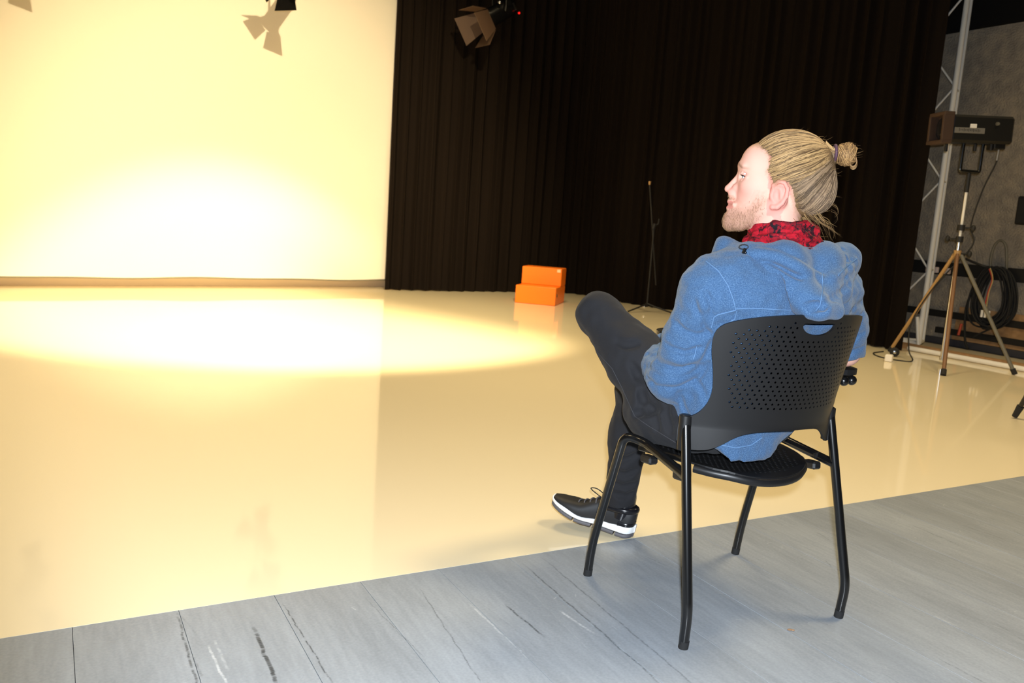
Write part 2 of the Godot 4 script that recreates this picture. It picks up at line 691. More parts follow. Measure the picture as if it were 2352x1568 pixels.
func build_shell() -> void:
	var bw := shell_piece("wall_back", "tan back wall glimpsed in the gap under the white screen", "wall", M.back_wall, [-9.6, 5.2, 0.0, 5.8, -0.75, -0.36])
	bw.rotation.y = ROOM_TURN + SCREEN_TURN
	shell_piece("wall_left", "dark hall wall to the left beyond the stage floor", "wall", M.hall, [-9.2, -9.0, 0.0, 5.8, -0.65, 14.0])
	shell_piece("wall_front", "dark hall wall behind the camera", "wall", M.hall, [-9.2, 4.8, 0.0, 5.8, 14.0, 14.2])
	shell_piece("ceiling", "dark ceiling above the stage lights", "ceiling", M.ceiling, [-9.2, 4.8, 5.8, 6.0, -0.85, 14.2])
	var w := struct("wall_right", "rough grey concrete wall with dark rails behind the lamp stand", "wall")
	var b := Buf.new()
	slab(b, 4.6, 4.8, 0.0, 3.24, -0.65, 14.0)
	part("concrete", b, M.concrete, w)
	b = Buf.new()
	slab(b, 4.55, 4.8, 3.24, 5.8, -0.65, 14.0)
	part("black_upper_wall", b, M.ceiling, w, "black upper wall above the concrete")
	for r in [[0.73, 0.865, -0.6, 14.0], [0.285, 0.355, -0.6, 14.0], [0.115, 0.178, 4.52, 14.0]]:
		b = Buf.new()
		slab(b, 4.555, 4.6, r[0], r[1], r[2], r[3], 0.004)
		part("rail", b, M.dark, w)
	for r in [[0.07, 0.155, 4.7], [0.157, 0.285, 4.72], [0.287, 0.42, 4.74]]:  # tan boards low on the nearer part of the wall
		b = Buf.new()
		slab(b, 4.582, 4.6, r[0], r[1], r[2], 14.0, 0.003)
		part("tan_board", b, M.wood, w)
	b = Buf.new()
	slab(b, 4.57, 4.6, 0.0, 0.068, -0.6, 14.0, 0.004)
	part("slate_skirting", b, M.slate, w)

	# the screen: a stretched cloth that ends a hand's breadth above the floor
	var s := thing("projection_screen", "huge white cloth screen glowing in warm stage light", "screen", ROOM_AT, ROOM_TURN + SCREEN_TURN)
	var cloth := Buf.new()
	for side in [0.0]:
		var pts := []
		for y in 13:
			for x in 121:
				var u := lerpf(-8.6, 0.06, x / 120.0)
				var low := 0.128 + 0.006 * sin(u * 2.3) + 0.004 * sin(u * 5.1 + 1.0)
				pts.append(Vector3(u, lerpf(low, 5.4, y / 12.0), -0.03 + side))
		cloth.sheet(pts, 121)
	part("cloth", cloth, M.screen, s)
	var bat := Buf.new()
	var pole := PackedVector3Array()
	for x in 61:
		var u := lerpf(-8.6, 0.06, x / 60.0)
		pole.append(Vector3(u, 0.120 + 0.006 * sin(u * 2.3) + 0.004 * sin(u * 5.1 + 1.0), -0.034))
	bat.tube(pole, 0.008, 8)
	part("bottom_batten", bat, M.grey_steel, s, "thin dark batten along the lower hem")

func build_floor() -> void:
	var f := struct("floor", "grey painted plank floor in the foreground", "floor")
	var b := Buf.new()
	slab(b, -9.2, 4.8, -0.25, -0.03, -0.85, 14.2)
	slab(b, -9.0, 4.6, -0.03, -0.0005, -0.65, 7.7)
	part("subfloor", b, M.slate, f)
	var wood := []
	var paint := plank_paint()
	for k in 3:
		var m := mat(Color(0.985, 0.99, 1.0) * [1.0, 0.988, 0.978][k], 0.3, 0.0, 0.36)
		m.albedo_texture = paint
		m.uv1_scale = Vector3(1.0 / 4.0, 1.0 / 2.0, 1)
		m.uv1_offset = Vector3(4.3 / 4.0, -7.9 / 2.0, 0)
		m.roughness_texture = ntex(noise(0.02, 81 + k, 4), 256, [[0.0, Color(0.7, 0.7, 0.7)], [1.0, Color(1, 1, 1)]])
		wood.append(m)
	for k in range(-37, 19):
		var u0 := -3.70 + 0.24 * (k + 37 - 22)
		if u0 > 4.5:
			break
		b = Buf.new()
		slab(b, u0 + 0.0006, minf(u0 + 0.2394, 4.6), -0.03, rng.randf_range(-0.0005, 0.0), 7.7, 14.0, 0.0003)
		part("plank", b, wood[rng.randi() % 3], f)
	var v := thing("dance_floor", "glossy cream vinyl dance floor with a straight near edge", "floor mat", ROOM_AT, ROOM_TURN)
	b = Buf.new()
	slab(b, -9.0, 4.5, 0.0, 0.0006, -0.6, 7.95, 0.0001)
	part("vinyl_sheet", b, M.vinyl, v)

# grey floor paint with scuffs, for the planks between u -4.3 .. -0.3 and w 7.9 .. 9.9
func plank_paint() -> ImageTexture:
	var im := Image.create(2048, 1024, false, Image.FORMAT_RGB8)
	var n1 := noise(0.004, 91, 4)
	var n2 := noise(0.03, 92, 3)
	var n3 := noise(0.2, 93, 2)
	for y in 1024:
		for x in 2048:
			var t := 0.5 + 0.035 * n1.get_noise_2d(x * 2.0, y * 0.5) + 0.022 * n2.get_noise_2d(x * 3.0, y * 0.4) + 0.02 * n3.get_noise_2d(x, y)
			im.set_pixel(x, y, Color(t * 1.17, t * 1.215, t * 1.265))
	# a long mark: along w, with a wavering line, broken by noise
	var mark := func(u0: float, w0: float, u1: float, w1: float, width: float, c: Color, strength: float, patchy: float) -> void:
		var steps := int(Vector2(u1 - u0, w1 - w0).length() * 900.0) + 2
		for s in steps:
			var t := float(s) / steps
			var u := lerpf(u0, u1, t) + 0.004 * n1.get_noise_2d(s * 3.0, u0 * 900.0)
			var w := lerpf(w0, w1, t)
			var a := 0.62 * strength * clampf(0.75 + patchy * n2.get_noise_2d(s * 1.5, u0 * 500.0), 0.0, 1.0) * minf(1.0, 6.0 * minf(t, 1.0 - t) + 0.1)
			var px := (u + 4.3) / 4.0 * 2048.0
			var py := (w - 7.9) / 2.0 * 1024.0
			var hw := width * 512.0
			for dx in range(-int(hw) - 1, int(hw) + 2):
				var cov := clampf(hw + 0.5 - absf(dx), 0.0, 1.0) * a
				var x := int(px) + dx
				var y := int(py)
				if x >= 0 and y >= 0 and x < 2048 and y < 1024 and cov > 0.0:
					im.set_pixel(x, y, im.get_pixel(x, y).lerp(c, cov))
	var ink := Color(0.16, 0.17, 0.18)
	var pale := Color(0.86, 0.87, 0.88)
	mark.call(-3.305, 8.10, -3.315, 8.45, 0.004, ink, 0.75, 1.2)
	mark.call(-3.21, 8.0, -3.20, 8.42, 0.0013, ink, 0.7, 1.4)
	mark.call(-3.465, 7.96, -3.47, 8.4, 0.0022, ink, 0.5, 1.2)
	mark.call(-2.84, 8.05, -2.90, 8.6, 0.0013, ink, 0.35, 1.0)
	mark.call(-2.66, 8.22, -2.65, 8.42, 0.0025, ink, 0.5, 0.8)
	mark.call(-2.48, 8.0, -2.51, 8.75, 0.0022, ink, 0.4, 1.0)
	mark.call(-2.40, 7.98, -2.44, 8.8, 0.002, ink, 0.28, 1.0)
	mark.call(-3.42, 8.15, -3.41, 8.34, 0.0025, pale, 0.7, 0.8)
	mark.call(-2.75, 8.18, -2.74, 8.5, 0.0025, pale, 0.45, 1.2)
	mark.call(-2.54, 8.3, -2.52, 8.45, 0.0035, pale, 0.55, 0.8)
	for k in 90:
		var u := rng.randf_range(-4.2, -0.4)
		var w := rng.randf_range(7.95, 9.7)
		var lng := rng.randf_range(0.02, 0.4)
		var dark := rng.randf() < 0.55
		mark.call(u, w, u + rng.randf_range(-0.03, 0.03), w + lng, rng.randf_range(0.001, 0.003), ink if dark else pale, rng.randf_range(0.08, 0.3), 1.2)
	for k in 60:
		var u := rng.randf_range(-4.2, -0.4)
		var w := rng.randf_range(7.95, 9.7)
		mark.call(u, w, u + rng.randf_range(-0.04, 0.04), w + rng.randf_range(-0.02, 0.03), 0.0012, pale, rng.randf_range(0.2, 0.5), 0.5)
	im.generate_mipmaps()
	return ImageTexture.create_from_image(im)

func build_curtains() -> void:
	var n := noise(1.0, 101, 3)
	for c in [["black stage curtain in pleats behind the orange step box", [Vector2(-0.02, 0.06), Vector2(0.8, 0.10), Vector2(1.7, 0.06), Vector2(2.55, 0.02), Vector2(2.83, 0.25), Vector2(2.88, 0.7)]],
			["black pleated side curtain behind the seated man, ending at the truss", [Vector2(2.84, 0.6), Vector2(2.93, 1.24), Vector2(3.1, 1.95), Vector2(3.22, 3.0), Vector2(3.36, 4.2), Vector2(3.44, 4.93)]]]:
		var way := PackedVector3Array()
		for p in c[1]:
			way.append(Vector3(p.x, 0, p.y))
		way = curve(Array(way), 40)
		var o := thing("stage_curtain", c[0], "curtain", ROOM_AT, ROOM_TURN, "black stage curtains")
		var cols := way.size() * 4
		var pts := []
		var rows := 9
		var run := 0.0
		var runs := [0.0]
		for k in range(1, way.size()):
			run += way[k].distance_to(way[k - 1])
			runs.append(run)
		for y in rows:
			var h := lerpf(0.012, 5.6, pow(y / 8.0, 1.3))
			for x in cols:
				var f := float(x) / (cols - 1) * (way.size() - 1)
				var k := mini(int(f), way.size() - 2)
				var p := way[k].lerp(way[k + 1], f - k)
				var s: float = lerpf(runs[k], runs[k + 1], f - k)
				var t := (way[k + 1] - way[k]).normalized()
				var side := t.cross(Vector3.UP)
				var ph := s * TAU / 0.17 + 2.2 * n.get_noise_1d(s * 1.7) + 0.35 * n.get_noise_2d(s * 2.0, h * 0.5)
				var fold := (0.034 + 0.014 * n.get_noise_1d(s * 3.0 + 40.0)) * sin(ph) + 0.010 * sin(ph * 2.3 + 1.0) + 0.02 * n.get_noise_2d(s * 4.0, h * 0.25)
				var low := h if y else h + 0.01 * n.get_noise_1d(s * 6.0)
				pts.append(p + side * fold + Vector3.UP * low + t * 0.012 * cos(ph))
		var b := Buf.new()
		b.sheet(pts, cols, true)
		part("cloth", b, M.velvet, o)
		var r := Buf.new()
		var rail := PackedVector3Array()
		for q in way:
			rail.append(q + Vector3.UP * 5.62)
		r.tube(rail, 0.02, 8)
		part("curtain_track", r, M.dark, o)

func build_steps() -> void:
	var t := thing("step_box", "bright orange two-tier step box on the floor before the black curtain", "step box", Vector3(0.0, 0.0013, -10.14), -0.24)
	var b := Buf.new()
	b.box(Vector3(0.5, 0.215, 0.58), Transform3D(Basis.IDENTITY, Vector3(0.25, 0.1085, -0.29)), 0.006)
	part("lower_step", b, M.orange, t)
	b = Buf.new()
	b.box(Vector3(0.5, 0.215, 0.3), Transform3D(Basis.IDENTITY, Vector3(0.25, 0.3245, -0.43)), 0.006)
	part("upper_step", b, M.orange, t)
	b = Buf.new()
	b.lathe([Vector2(0.0, 0.004), Vector2(0.011, 0.004), Vector2(0.018, 0.006), Vector2(0.022, 0.0)], Transform3D(Basis(Vector3.BACK, -PI / 2), Vector3(0.5, 0.12, -0.07)))
	part("hand_hole", b, M.brown_steel, t)
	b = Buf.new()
	b.box(Vector3(0.045, 0.035, 0.002), Transform3D(Basis.IDENTITY, Vector3(0.465, 0.405, -0.279)), 0.0005)  # thin pale plate at the upper front corner
	part("pale_patch", b, mat(Color8(255, 200, 160), 0.4), t, "small pale patch")

func build_mic_stand() -> void:
	var base := R(2.6, 0.0013, 2.07)
	var t := thing("microphone_stand", "thin black boom microphone stand before the dark curtain", "microphone stand", base)
	var right := cam_basis.x
	right.y = 0.0
	right = right.normalized()
	var to := Vector3(right.z, 0, -right.x)
	var b := Buf.new()
	b.tube(PackedVector3Array([Vector3(0, 0.06, 0), Vector3(0, 1.02, 0)]), 0.011, 10)
	part("pole", b, M.dark, t)
	b = Buf.new()
	b.tube(PackedVector3Array([right * 0.085 + Vector3.UP * 0.33, right * -0.1 + Vector3.UP * 1.52]), 0.009, 8)
	part("boom", b, M.dark, t)
	b = Buf.new()
	b.lathe([Vector2(0, -0.03), Vector2(0.02, -0.03), Vector2(0.02, 0.03), Vector2(0, 0.03)], Transform3D(Basis(to, 0.15), Vector3(0, 1.03, 0)), 12)
	b.tube(PackedVector3Array([Vector3(0, 1.03, 0), right * 0.045 + Vector3.UP * 1.06, right * 0.05 + Vector3.UP * 1.12]), 0.009, 6)
	part("clutch", b, M.dark, t)
	b = Buf.new()
	b.lathe([Vector2(0, -0.02), Vector2(0.012, -0.02), Vector2(0.016, 0.02), Vector2(0, 0.022)], Transform3D(Basis.IDENTITY, right * -0.1 + Vector3.UP * 1.53), 12)
	part("boom_tip", b, M.brass, t)
	for a in [0.35, 0.35 + TAU / 3, 0.35 + 2 * TAU / 3]:
		b = Buf.new()
		var d: Vector3 = right * cos(a) - to * sin(a)
		b.tube(PackedVector3Array([Vector3(0, 0.1, 0), d * 0.1 + Vector3.UP * 0.07, d * 0.33 + Vector3.UP * 0.012]), 0.010, 8)
		part("leg", b, M.dark, t)
	b = Buf.new()
	b.ball(right * -0.035 + Vector3(0, 0.06, 0) - to * 0.02, Vector3.ONE * 0.022)
	part("knob", b, M.chrome, t, "shiny metal knob at the foot of the pole")

# one theatre lantern: local -z is the way it shines
func lantern(called: String, label: String, at: Vector3, aim: Vector3, hang: float, flaps: Array, flap_mat: Material, size := 1.0) -> Node3D:
	var t := thing(called, label, "stage light", at, 0.0, "hanging stage lights")
	var look := Basis.looking_at(aim, Vector3.UP) * Basis.from_scale(Vector3.ONE * size)
	var b := Buf.new()
	b.lathe([Vector2(0, 0.16), Vector2(0.07, 0.155), Vector2(0.085, 0.12), Vector2(0.085, -0.13), Vector2(0.1, -0.14), Vector2(0.1, -0.17), Vector2(0.088, -0.17), Vector2(0.082, -0.12), Vector2(0, -0.11)], Transform3D(look * Basis(Vector3.RIGHT, PI / 2), Vector3.ZERO), 28)
	part("housing", b, M.black_metal, t)
	b = Buf.new()
	for k in 6:
		b.box(Vector3(0.18, 0.006, 0.02), Transform3D(look, look * Vector3(0, 0.02 - 0.012 * k, 0.13)), 0.002)
	part("cooling_vent", b, M.dark, t)
	b = Buf.new()
	b.lathe([Vector2(0, -0.02), Vector2(0.05, -0.012), Vector2(0.08, 0.0), Vector2(0, 0.004)], Transform3D(look * Basis(Vector3.RIGHT, PI / 2), look * Vector3(0, 0, -0.135)), 24)
	part("lens", b, mat(Color8(60, 62, 60), 0.1), t)
	for f in flaps:
		var side: int = f[0]
		b = Buf.new()
		var turn := look * Basis(Vector3.BACK, side * PI / 2)
		var hinge := turn * Vector3(0, 0.1, -0.17)
		var tilt := turn * Basis(Vector3.RIGHT, f[1])
		b.prism(PackedVector2Array([Vector2(-0.09, 0), Vector2(0.09, 0), Vector2(f[2], f[3]), Vector2(-f[2], f[3])]), 0.004, Transform3D(tilt * Basis(Vector3.RIGHT, -PI / 2), hinge))
		part("barn_door", b, flap_mat, t)
	b = Buf.new()
	b.tube(bent([look * Vector3(-0.11, 0, 0), look * Vector3(-0.115, 0, 0) + Vector3(0, 0.2, 0), look * Vector3(0.115, 0, 0) + Vector3(0, 0.2, 0), look * Vector3(0.11, 0, 0)], 0.03), 0.012, 8)
	part("yoke", b, M.black_metal, t)
	b = Buf.new()
	b.tube(PackedVector3Array([Vector3(0, 0.2, 0), Vector3(0, hang, 0)]), 0.014, 8)
	b.box(Vector3(0.06, 0.09, 0.04), Transform3D(Basis.IDENTITY, Vector3(0, hang, 0)), 0.006)
	part("hook_clamp", b, M.black_metal, t)
	return t

func build_stage_lights() -> void:
	var yaw := Basis(Vector3.UP, ROOM_TURN)
	lantern("stage_light", "black stage light hanging before the white screen, its dark flap tip at the top edge", R(-1.60, 3.26, 1.28), yaw * Vector3(-0.42, -0.55, 0.35), 0.99, [[0, 0.7, 0.13, 0.17], [1, 0.5, 0.12, 0.15], [2, 0.75, 0.13, 0.17], [3, 0.5, 0.12, 0.15]], M.black_metal)
	lantern("stage_light", "black stage light above the frame, shading the screen's top left edge", R(-3.80, 3.27, 1.66), yaw * Vector3(0.3, -0.55, -0.35), 0.98, [[0, 0.7, 0.13, 0.17], [2, 0.75, 0.13, 0.17]], M.black_metal)
	var t := lantern("stage_light", "black stage light with a brown barn door hanging before the dark curtain", R(1.02, 3.42, 0.75), yaw * Vector3(-0.74, -0.5, 0.08), 0.81, [[0, 0.5, 0.12, 0.16], [1, 0.35, 0.13, 0.20], [2, 0.5, 0.12, 0.16], [3, 0.35, 0.13, 0.20]], M.flap_brown, 1.3)
	var b := Buf.new()
	b.ball(yaw * Vector3(0.22, 0.02, 0.1), Vector3.ONE * 0.014)
	var red := mat(Color8(200, 10, 10), 0.4)
	red.emission_enabled = true
	red.emission = Color8(230, 20, 20)
	red.emission_energy_multiplier = 1.2
	part("indicator_light", b, red, t, "small glowing red indicator")
	b = Buf.new()
	b.ball(yaw * Vector3(-0.06, 0.09, 0.12), Vector3(0.02, 0.02, 0.014))
	part("lock_knob", b, M.chrome, t, "bright metal knob")
	t = thing("lighting_pipe", "black overhead pipe carrying the stage lights above the frame", "pipe", R(-2.2, 4.25, 1.36), ROOM_TURN + 0.185)
	b = Buf.new()
	b.tube(PackedVector3Array([Vector3(-6.6, 0, 0), Vector3(3.6, 0, 0)]), 0.025, 12)
	part("pipe", b, M.dark, t)
	for x in [-5.0, 0.0, 3.4]:
		b = Buf.new()
		b.tube(PackedVector3Array([Vector3(x, 0, 0), Vector3(x, 1.545, 0)]), 0.008, 6)
		part("suspension_rod", b, M.dark, t)

func build_unseen_lamps() -> void:  # domes for the added fill lamps, then the unseen pool lantern
	var where := ["the left of the dance floor", "the middle of the dance floor", "the floor edge left of the camera", "the grey planks right of the chair", "the floor by the orange step box", "the lamp stand by the concrete wall"]
	for k in FILL_LAMPS.size():
		var q: Vector3 = FILL_LAMPS[k]
		var t := thing("fill_lamp", "added domed fill lamp under the ceiling above " + where[k], "ceiling lamp", R(q.x, 5.3, q.y), 0.0, "added fill lamps under the ceiling")
		var b := Buf.new()
		b.lathe([Vector2(0.03, 0.32), Vector2(0.05, 0.26), Vector2(0.2, 0.16), Vector2(0.27, 0.02), Vector2(0.262, 0.02), Vector2(0.19, 0.15), Vector2(0.0, 0.2)])
		b.tube(PackedVector3Array([Vector3(0, 0.3, 0), Vector3(0, 0.495, 0)]), 0.012, 8)
		part("shade", b, M.dark, t)
		b = Buf.new()
		b.ball(Vector3(0, 0.09, 0), Vector3(0.06, 0.07, 0.06))
		var glow := mat(Color8(255, 240, 215), 0.5)
		glow.emission_enabled = true
		glow.emission = Color(1.0, 0.895, 0.69)
		glow.emission_energy_multiplier = 2.0
		part("bulb", b, glow, t)
	# the lantern above the pool, with the flap that cuts its right edge straight
	var t := thing("stage_light", "pool lantern hanging high above the dance floor, outside the frame", "stage light", POOL, 0.0, "hanging stage lights")
	var aim := (R(-1.9, 0.0, 2.5) - POOL).normalized()
	var turn := Basis.looking_at(aim, Vector3.FORWARD)
	var b := Buf.new()
	b.lathe([Vector2(0, 0.34), Vector2(0.08, 0.33), Vector2(0.1, 0.28), Vector2(0.1, 0.03), Vector2(0.0, 0.03)], Transform3D(turn * Basis(Vector3.RIGHT, PI / 2), Vector3.ZERO), 24)
	part("housing", b, M.black_metal, t)
	b = Buf.new()
	b.tube(PackedVector3Array([-aim * 0.2, -aim * 0.2 + Vector3.UP * 0.57]), 0.014, 8)
	part("hanger", b, M.black_metal, t)
	var p0 := (R(0.50, 0.0, 5.86) - POOL) * 0.075
	var p1 := (R(-1.20, 0.0, -0.18) - POOL) * 0.075
	var out := (p1 - p0).cross(aim).normalized()
	if out.dot(R(1, 0, 0) - R(0, 0, 0)) < 0.0:
		out = -out
	b = Buf.new()
	b.hexa([p0, p1, p1 + out * 0.25, p0 + out * 0.25, p0 - aim * 0.004, p1 - aim * 0.004, p1 + out * 0.25 - aim * 0.004, p0 + out * 0.25 - aim * 0.004])
	part("barn_door", b, M.black_metal, t)

func build_truss() -> void:
	var t := thing("truss_tower", "white metal truss tower beside the black curtain's edge", "truss", ROOM_AT, ROOM_TURN)
	var A := Vector2(4.07, 4.69)
	var B := Vector2(4.329, 4.555)
	var C := Vector2(4.007, 4.333)
	for p in [A, B, C]:
		var b := Buf.new()
		b.tube(PackedVector3Array([Vector3(p.x, 0.03, p.y), Vector3(p.x, 5.7, p.y)]), 0.026 if p == A else 0.017, 14)
		part("chord", b, M.white_paint, t)
	for k in 13:
		var h0 := -0.12 + 0.45 * k
		var h1 := h0 + 0.45
		if h0 < 0.0:
			continue
		for pr in [[A, C], [A, B]]:
			var p: Vector2 = pr[0] if k % 2 == 0 else pr[1]
			var q: Vector2 = pr[1] if k % 2 == 0 else pr[0]
			if pr[0] == A and pr[1] == B and k % 2:
				continue
			var b := Buf.new()
			b.tube(PackedVector3Array([Vector3(p.x, h0, p.y), Vector3(q.x, h1 if pr[1] != B else h0, q.y)]), 0.010, 8)
			part("brace", b, M.white_paint, t)
	var b := Buf.new()
	for pr in [[A, C], [C, B], [A, B]]:
		b.tube(PackedVector3Array([Vector3(pr[0].x, 0.03, pr[0].y), Vector3(pr[1].x, 0.03, pr[1].y)]), 0.02, 8)
	b.tube(PackedVector3Array([Vector3(4.03, 0.0, 4.72), Vector3(4.03, 0.3, 4.66)]), 0.018, 8)
	part("base_frame", b, M.white_paint, t)

func build_followspot() -> void:
	var foot := Vector2(3.15, 5.57)
	var base := R(foot.x, 0.0013, foot.y)
	var t := thing("lamp_stand", "old tripod lamp stand with brass and grey legs by the concrete wall", "tripod", base, ROOM_TURN)
	var P := func(u: float, h: float, w: float) -> Vector3: return Vector3(u - foot.x, h, w - foot.y)
	var b := Buf.new()
	b.tube(PackedVector3Array([P.call(foot.x, 0.06, foot.y), P.call(foot.x, 1.12, foot.y)]), 0.016, 12)
	b.tube(PackedVector3Array([P.call(foot.x, 0.04, foot.y), P.call(foot.x, 0.07, foot.y)]), 0.022, 12)
	part("pole", b, M.chrome, t, "bright steel centre pole")
	b = Buf.new()
	b.tube(PackedVector3Array([P.call(foot.x, 1.1, foot.y), P.call(foot.x, 1.52, foot.y)]), 0.011, 12)
	part("upper_pole", b, M.white_paint, t, "pale upper pole")
	b = Buf.new()
	b.tube(PackedVector3Array([P.call(foot.x, 1.5, foot.y), P.call(foot.x, 1.66, foot.y)]), 0.018, 12)
	part("socket", b, M.dark, t, "black socket under the lamp")
	for k in [[3.31, 4.94, M.brass, "brass-coloured leg"], [2.60, 5.96, M.brown_steel, "brown leg"], [3.40, 6.06, M.grey_steel, "grey leg"]]:
		b = Buf.new()
		var end: Vector3 = P.call(k[0], 0.03, k[1])
		var top: Vector3 = P.call(foot.x, 0.97, foot.y) + (end * Vector3(1, 0, 1)).normalized() * 0.03
		b.tube(PackedVector3Array([top, end]), 0.016, 10)
		var leg := part("leg", b, k[2], t, k[3])
		b = Buf.new()
		var d := (end - top).normalized()
		b.tube(PackedVector3Array([end - d * 0.02, end + d * 0.03]), 0.022, 10)
		part("rubber_foot", b, M.rubber, leg)
	for h in [0.98, 1.1, 1.2]:
		b = Buf.new()
		b.lathe([Vector2(0.0, -0.025), Vector2(0.03, -0.025), Vector2(0.03, 0.025), Vector2(0.0, 0.025)], Transform3D(Basis.IDENTITY, P.call(foot.x, h, foot.y)), 14)
		var col := part("collar", b, M.brass if h < 1.0 else M.dark, t)
		b = Buf.new()
		var s := -1.0 if h == 1.1 else 1.0
		b.tube(PackedVector3Array([P.call(foot.x, h, foot.y), P.call(foot.x + 0.03 * s, h, foot.y + 0.08 * s)]), 0.008, 8)
		b.ball(P.call(foot.x + 0.03 * s, h, foot.y + 0.09 * s), Vector3(0.02, 0.028, 0.02))
		part("knob", b, M.dark, col)

	# the lantern on it: a long black profile spot with a square brown front
	var s := thing("profile_spotlight", "long black profile spotlight with a brown square front on the lamp stand", "spotlight", base + Vector3(0, 1.66, 0), 0.06)
	b = Buf.new()
	b.tube(bent([Vector3(-0.085, 0.27, 0.0), Vector3(-0.085, 0.015, 0.0), Vector3(0.085, 0.015, 0.0), Vector3(0.085, 0.27, 0.0)], 0.02), 0.016, 8)
	b.tube(PackedVector3Array([Vector3(0, -0.02, 0), Vector3(0, 0.03, 0)]), 0.012, 8)
	part("yoke", b, M.black_metal, s)
	b = Buf.new()
	b.box(Vector3(0.54, 0.225, 0.2), Transform3D(Basis(Vector3.BACK, 0.03), Vector3(0.01, 0.36, 0)), 0.02)
	part("housing", b, M.lamp_black, s)
	b = Buf.new()
	b.box(Vector3(0.1, 0.05, 0.12), Transform3D(Basis(Vector3.BACK, 0.03), Vector3(0.20, 0.235, 0)), 0.008)
	part("lamp_cap", b, M.lamp_black, s)
	b = Buf.new()
	var o4 := Basis(Vector3.BACK, 0.03)
	for e in [[0.0, 0.115, 0.24, 0.03], [0.0, -0.115, 0.24, 0.03]]:
		b.box(Vector3(0.09, e[3], e[2]), Transform3D(o4, Vector3(-0.305, 0.352 + e[1], 0)), 0.004)
	for z in [-0.105, 0.105]:
		b.box(Vector3(0.09, 0.21, 0.03), Transform3D(o4, Vector3(-0.305, 0.352, z)), 0.004)
	b.box(Vector3(0.02, 0.21, 0.2), Transform3D(o4, Vector3(-0.27, 0.352, 0)), 0.004)
	part("colour_frame", b, M.lamp_brown, s, "brown square colour frame")
	b = Buf.new()
	b.lathe([Vector2(0, 0.03), Vector2(0.05, 0.02), Vector2(0.085, 0.0), Vector2(0.098, 0.0), Vector2(0.098, -0.05)], Transform3D(o4 * Basis(Vector3.BACK, PI / 2), Vector3(-0.29, 0.352, 0)), 28)
	part("lens", b, mat(Color8(30, 30, 32), 0.08), s)
	b = Buf.new()
	b.box(Vector3(0.26, 0.045, 0.004), Transform3D(o4, Vector3(-0.11, 0.34, 0.102)), 0.001)
	var plate := part("scale_plate", b, M.steel, s, "pale metal focus scale")
	b = Buf.new()
	for k in 14:
		b.box(Vector3(0.004, 0.014 if k % 3 else 0.024, 0.002), Transform3D(o4, Vector3(-0.2 + 0.0135 * k, 0.342, 0.1045)), 0.0003)
	part("scale_marks", b, M.dark, plate)
	b = Buf.new()
	b.box(Vector3(0.055, 0.034, 0.012), Transform3D(o4, Vector3(-0.085, 0.378, 0.106)), 0.003)
	part("label_tag", b, M.white_paint, s, "small white tag")
	b = Buf.new()
	b.lathe([Vector2(0, 0.018), Vector2(0.012, 0.018), Vector2(0.016, 0.0)], Transform3D(Basis(Vector3.RIGHT, PI / 2), Vector3(0.12, 0.41, 0.1)), 14)
	part("focus_knob", b, M.grey_steel, s)
	for x in [[-0.25, 0.2], [0.0, 0.22], [0.14, 0.235]]:
		b = Buf.new()
		b.lathe([Vector2(0, -0.04), Vector2(0.014, -0.035), Vector2(0.014, 0.02), Vector2(0.006, 0.04), Vector2(0, 0.06)], Transform3D(Basis.IDENTITY, Vector3(x[0], x[1], 0.03)), 12)
		part("thumb_screw", b, M.dark, s)

	# its power cable: from the lamp down past the collar to the floor
	var c := thing("power_cable", "thin dark cable hanging from the profile spotlight down to the floor", "cable", base, ROOM_TURN)
	var turn := Basis(Vector3.UP, 0.06 - ROOM_TURN)
	var p0: Vector3 = turn * Vector3(0.21, 1.86, 0.03)
	b = Buf.new()
	b.tube(curve([p0, p0 + Vector3(-0.01, -0.1, 0.0), p0.lerp(P.call(3.2, 1.3, 5.62), 0.6), P.call(3.19, 1.22, 5.63), P.call(3.2, 1.05, 5.66), P.call(3.1, 0.7, 5.45), P.call(3.05, 0.35, 5.3), P.call(3.03, 0.1, 5.32), P.call(2.96, 0.012, 5.42), P.call(2.86, 0.005, 5.36), P.call(2.84, 0.005, 5.18), P.call(2.98, 0.005, 5.0), P.call(3.2, 0.005, 4.94)], 8), 0.006, 7)
	part("wire", b, M.dark, c)
	b = Buf.new()
	b.tube(PackedVector3Array([p0 + Vector3(0, 0.02, 0), p0 + Vector3(-0.008, -0.08, 0)]), 0.009, 8)
	part("strain_relief", b, M.steel, c)

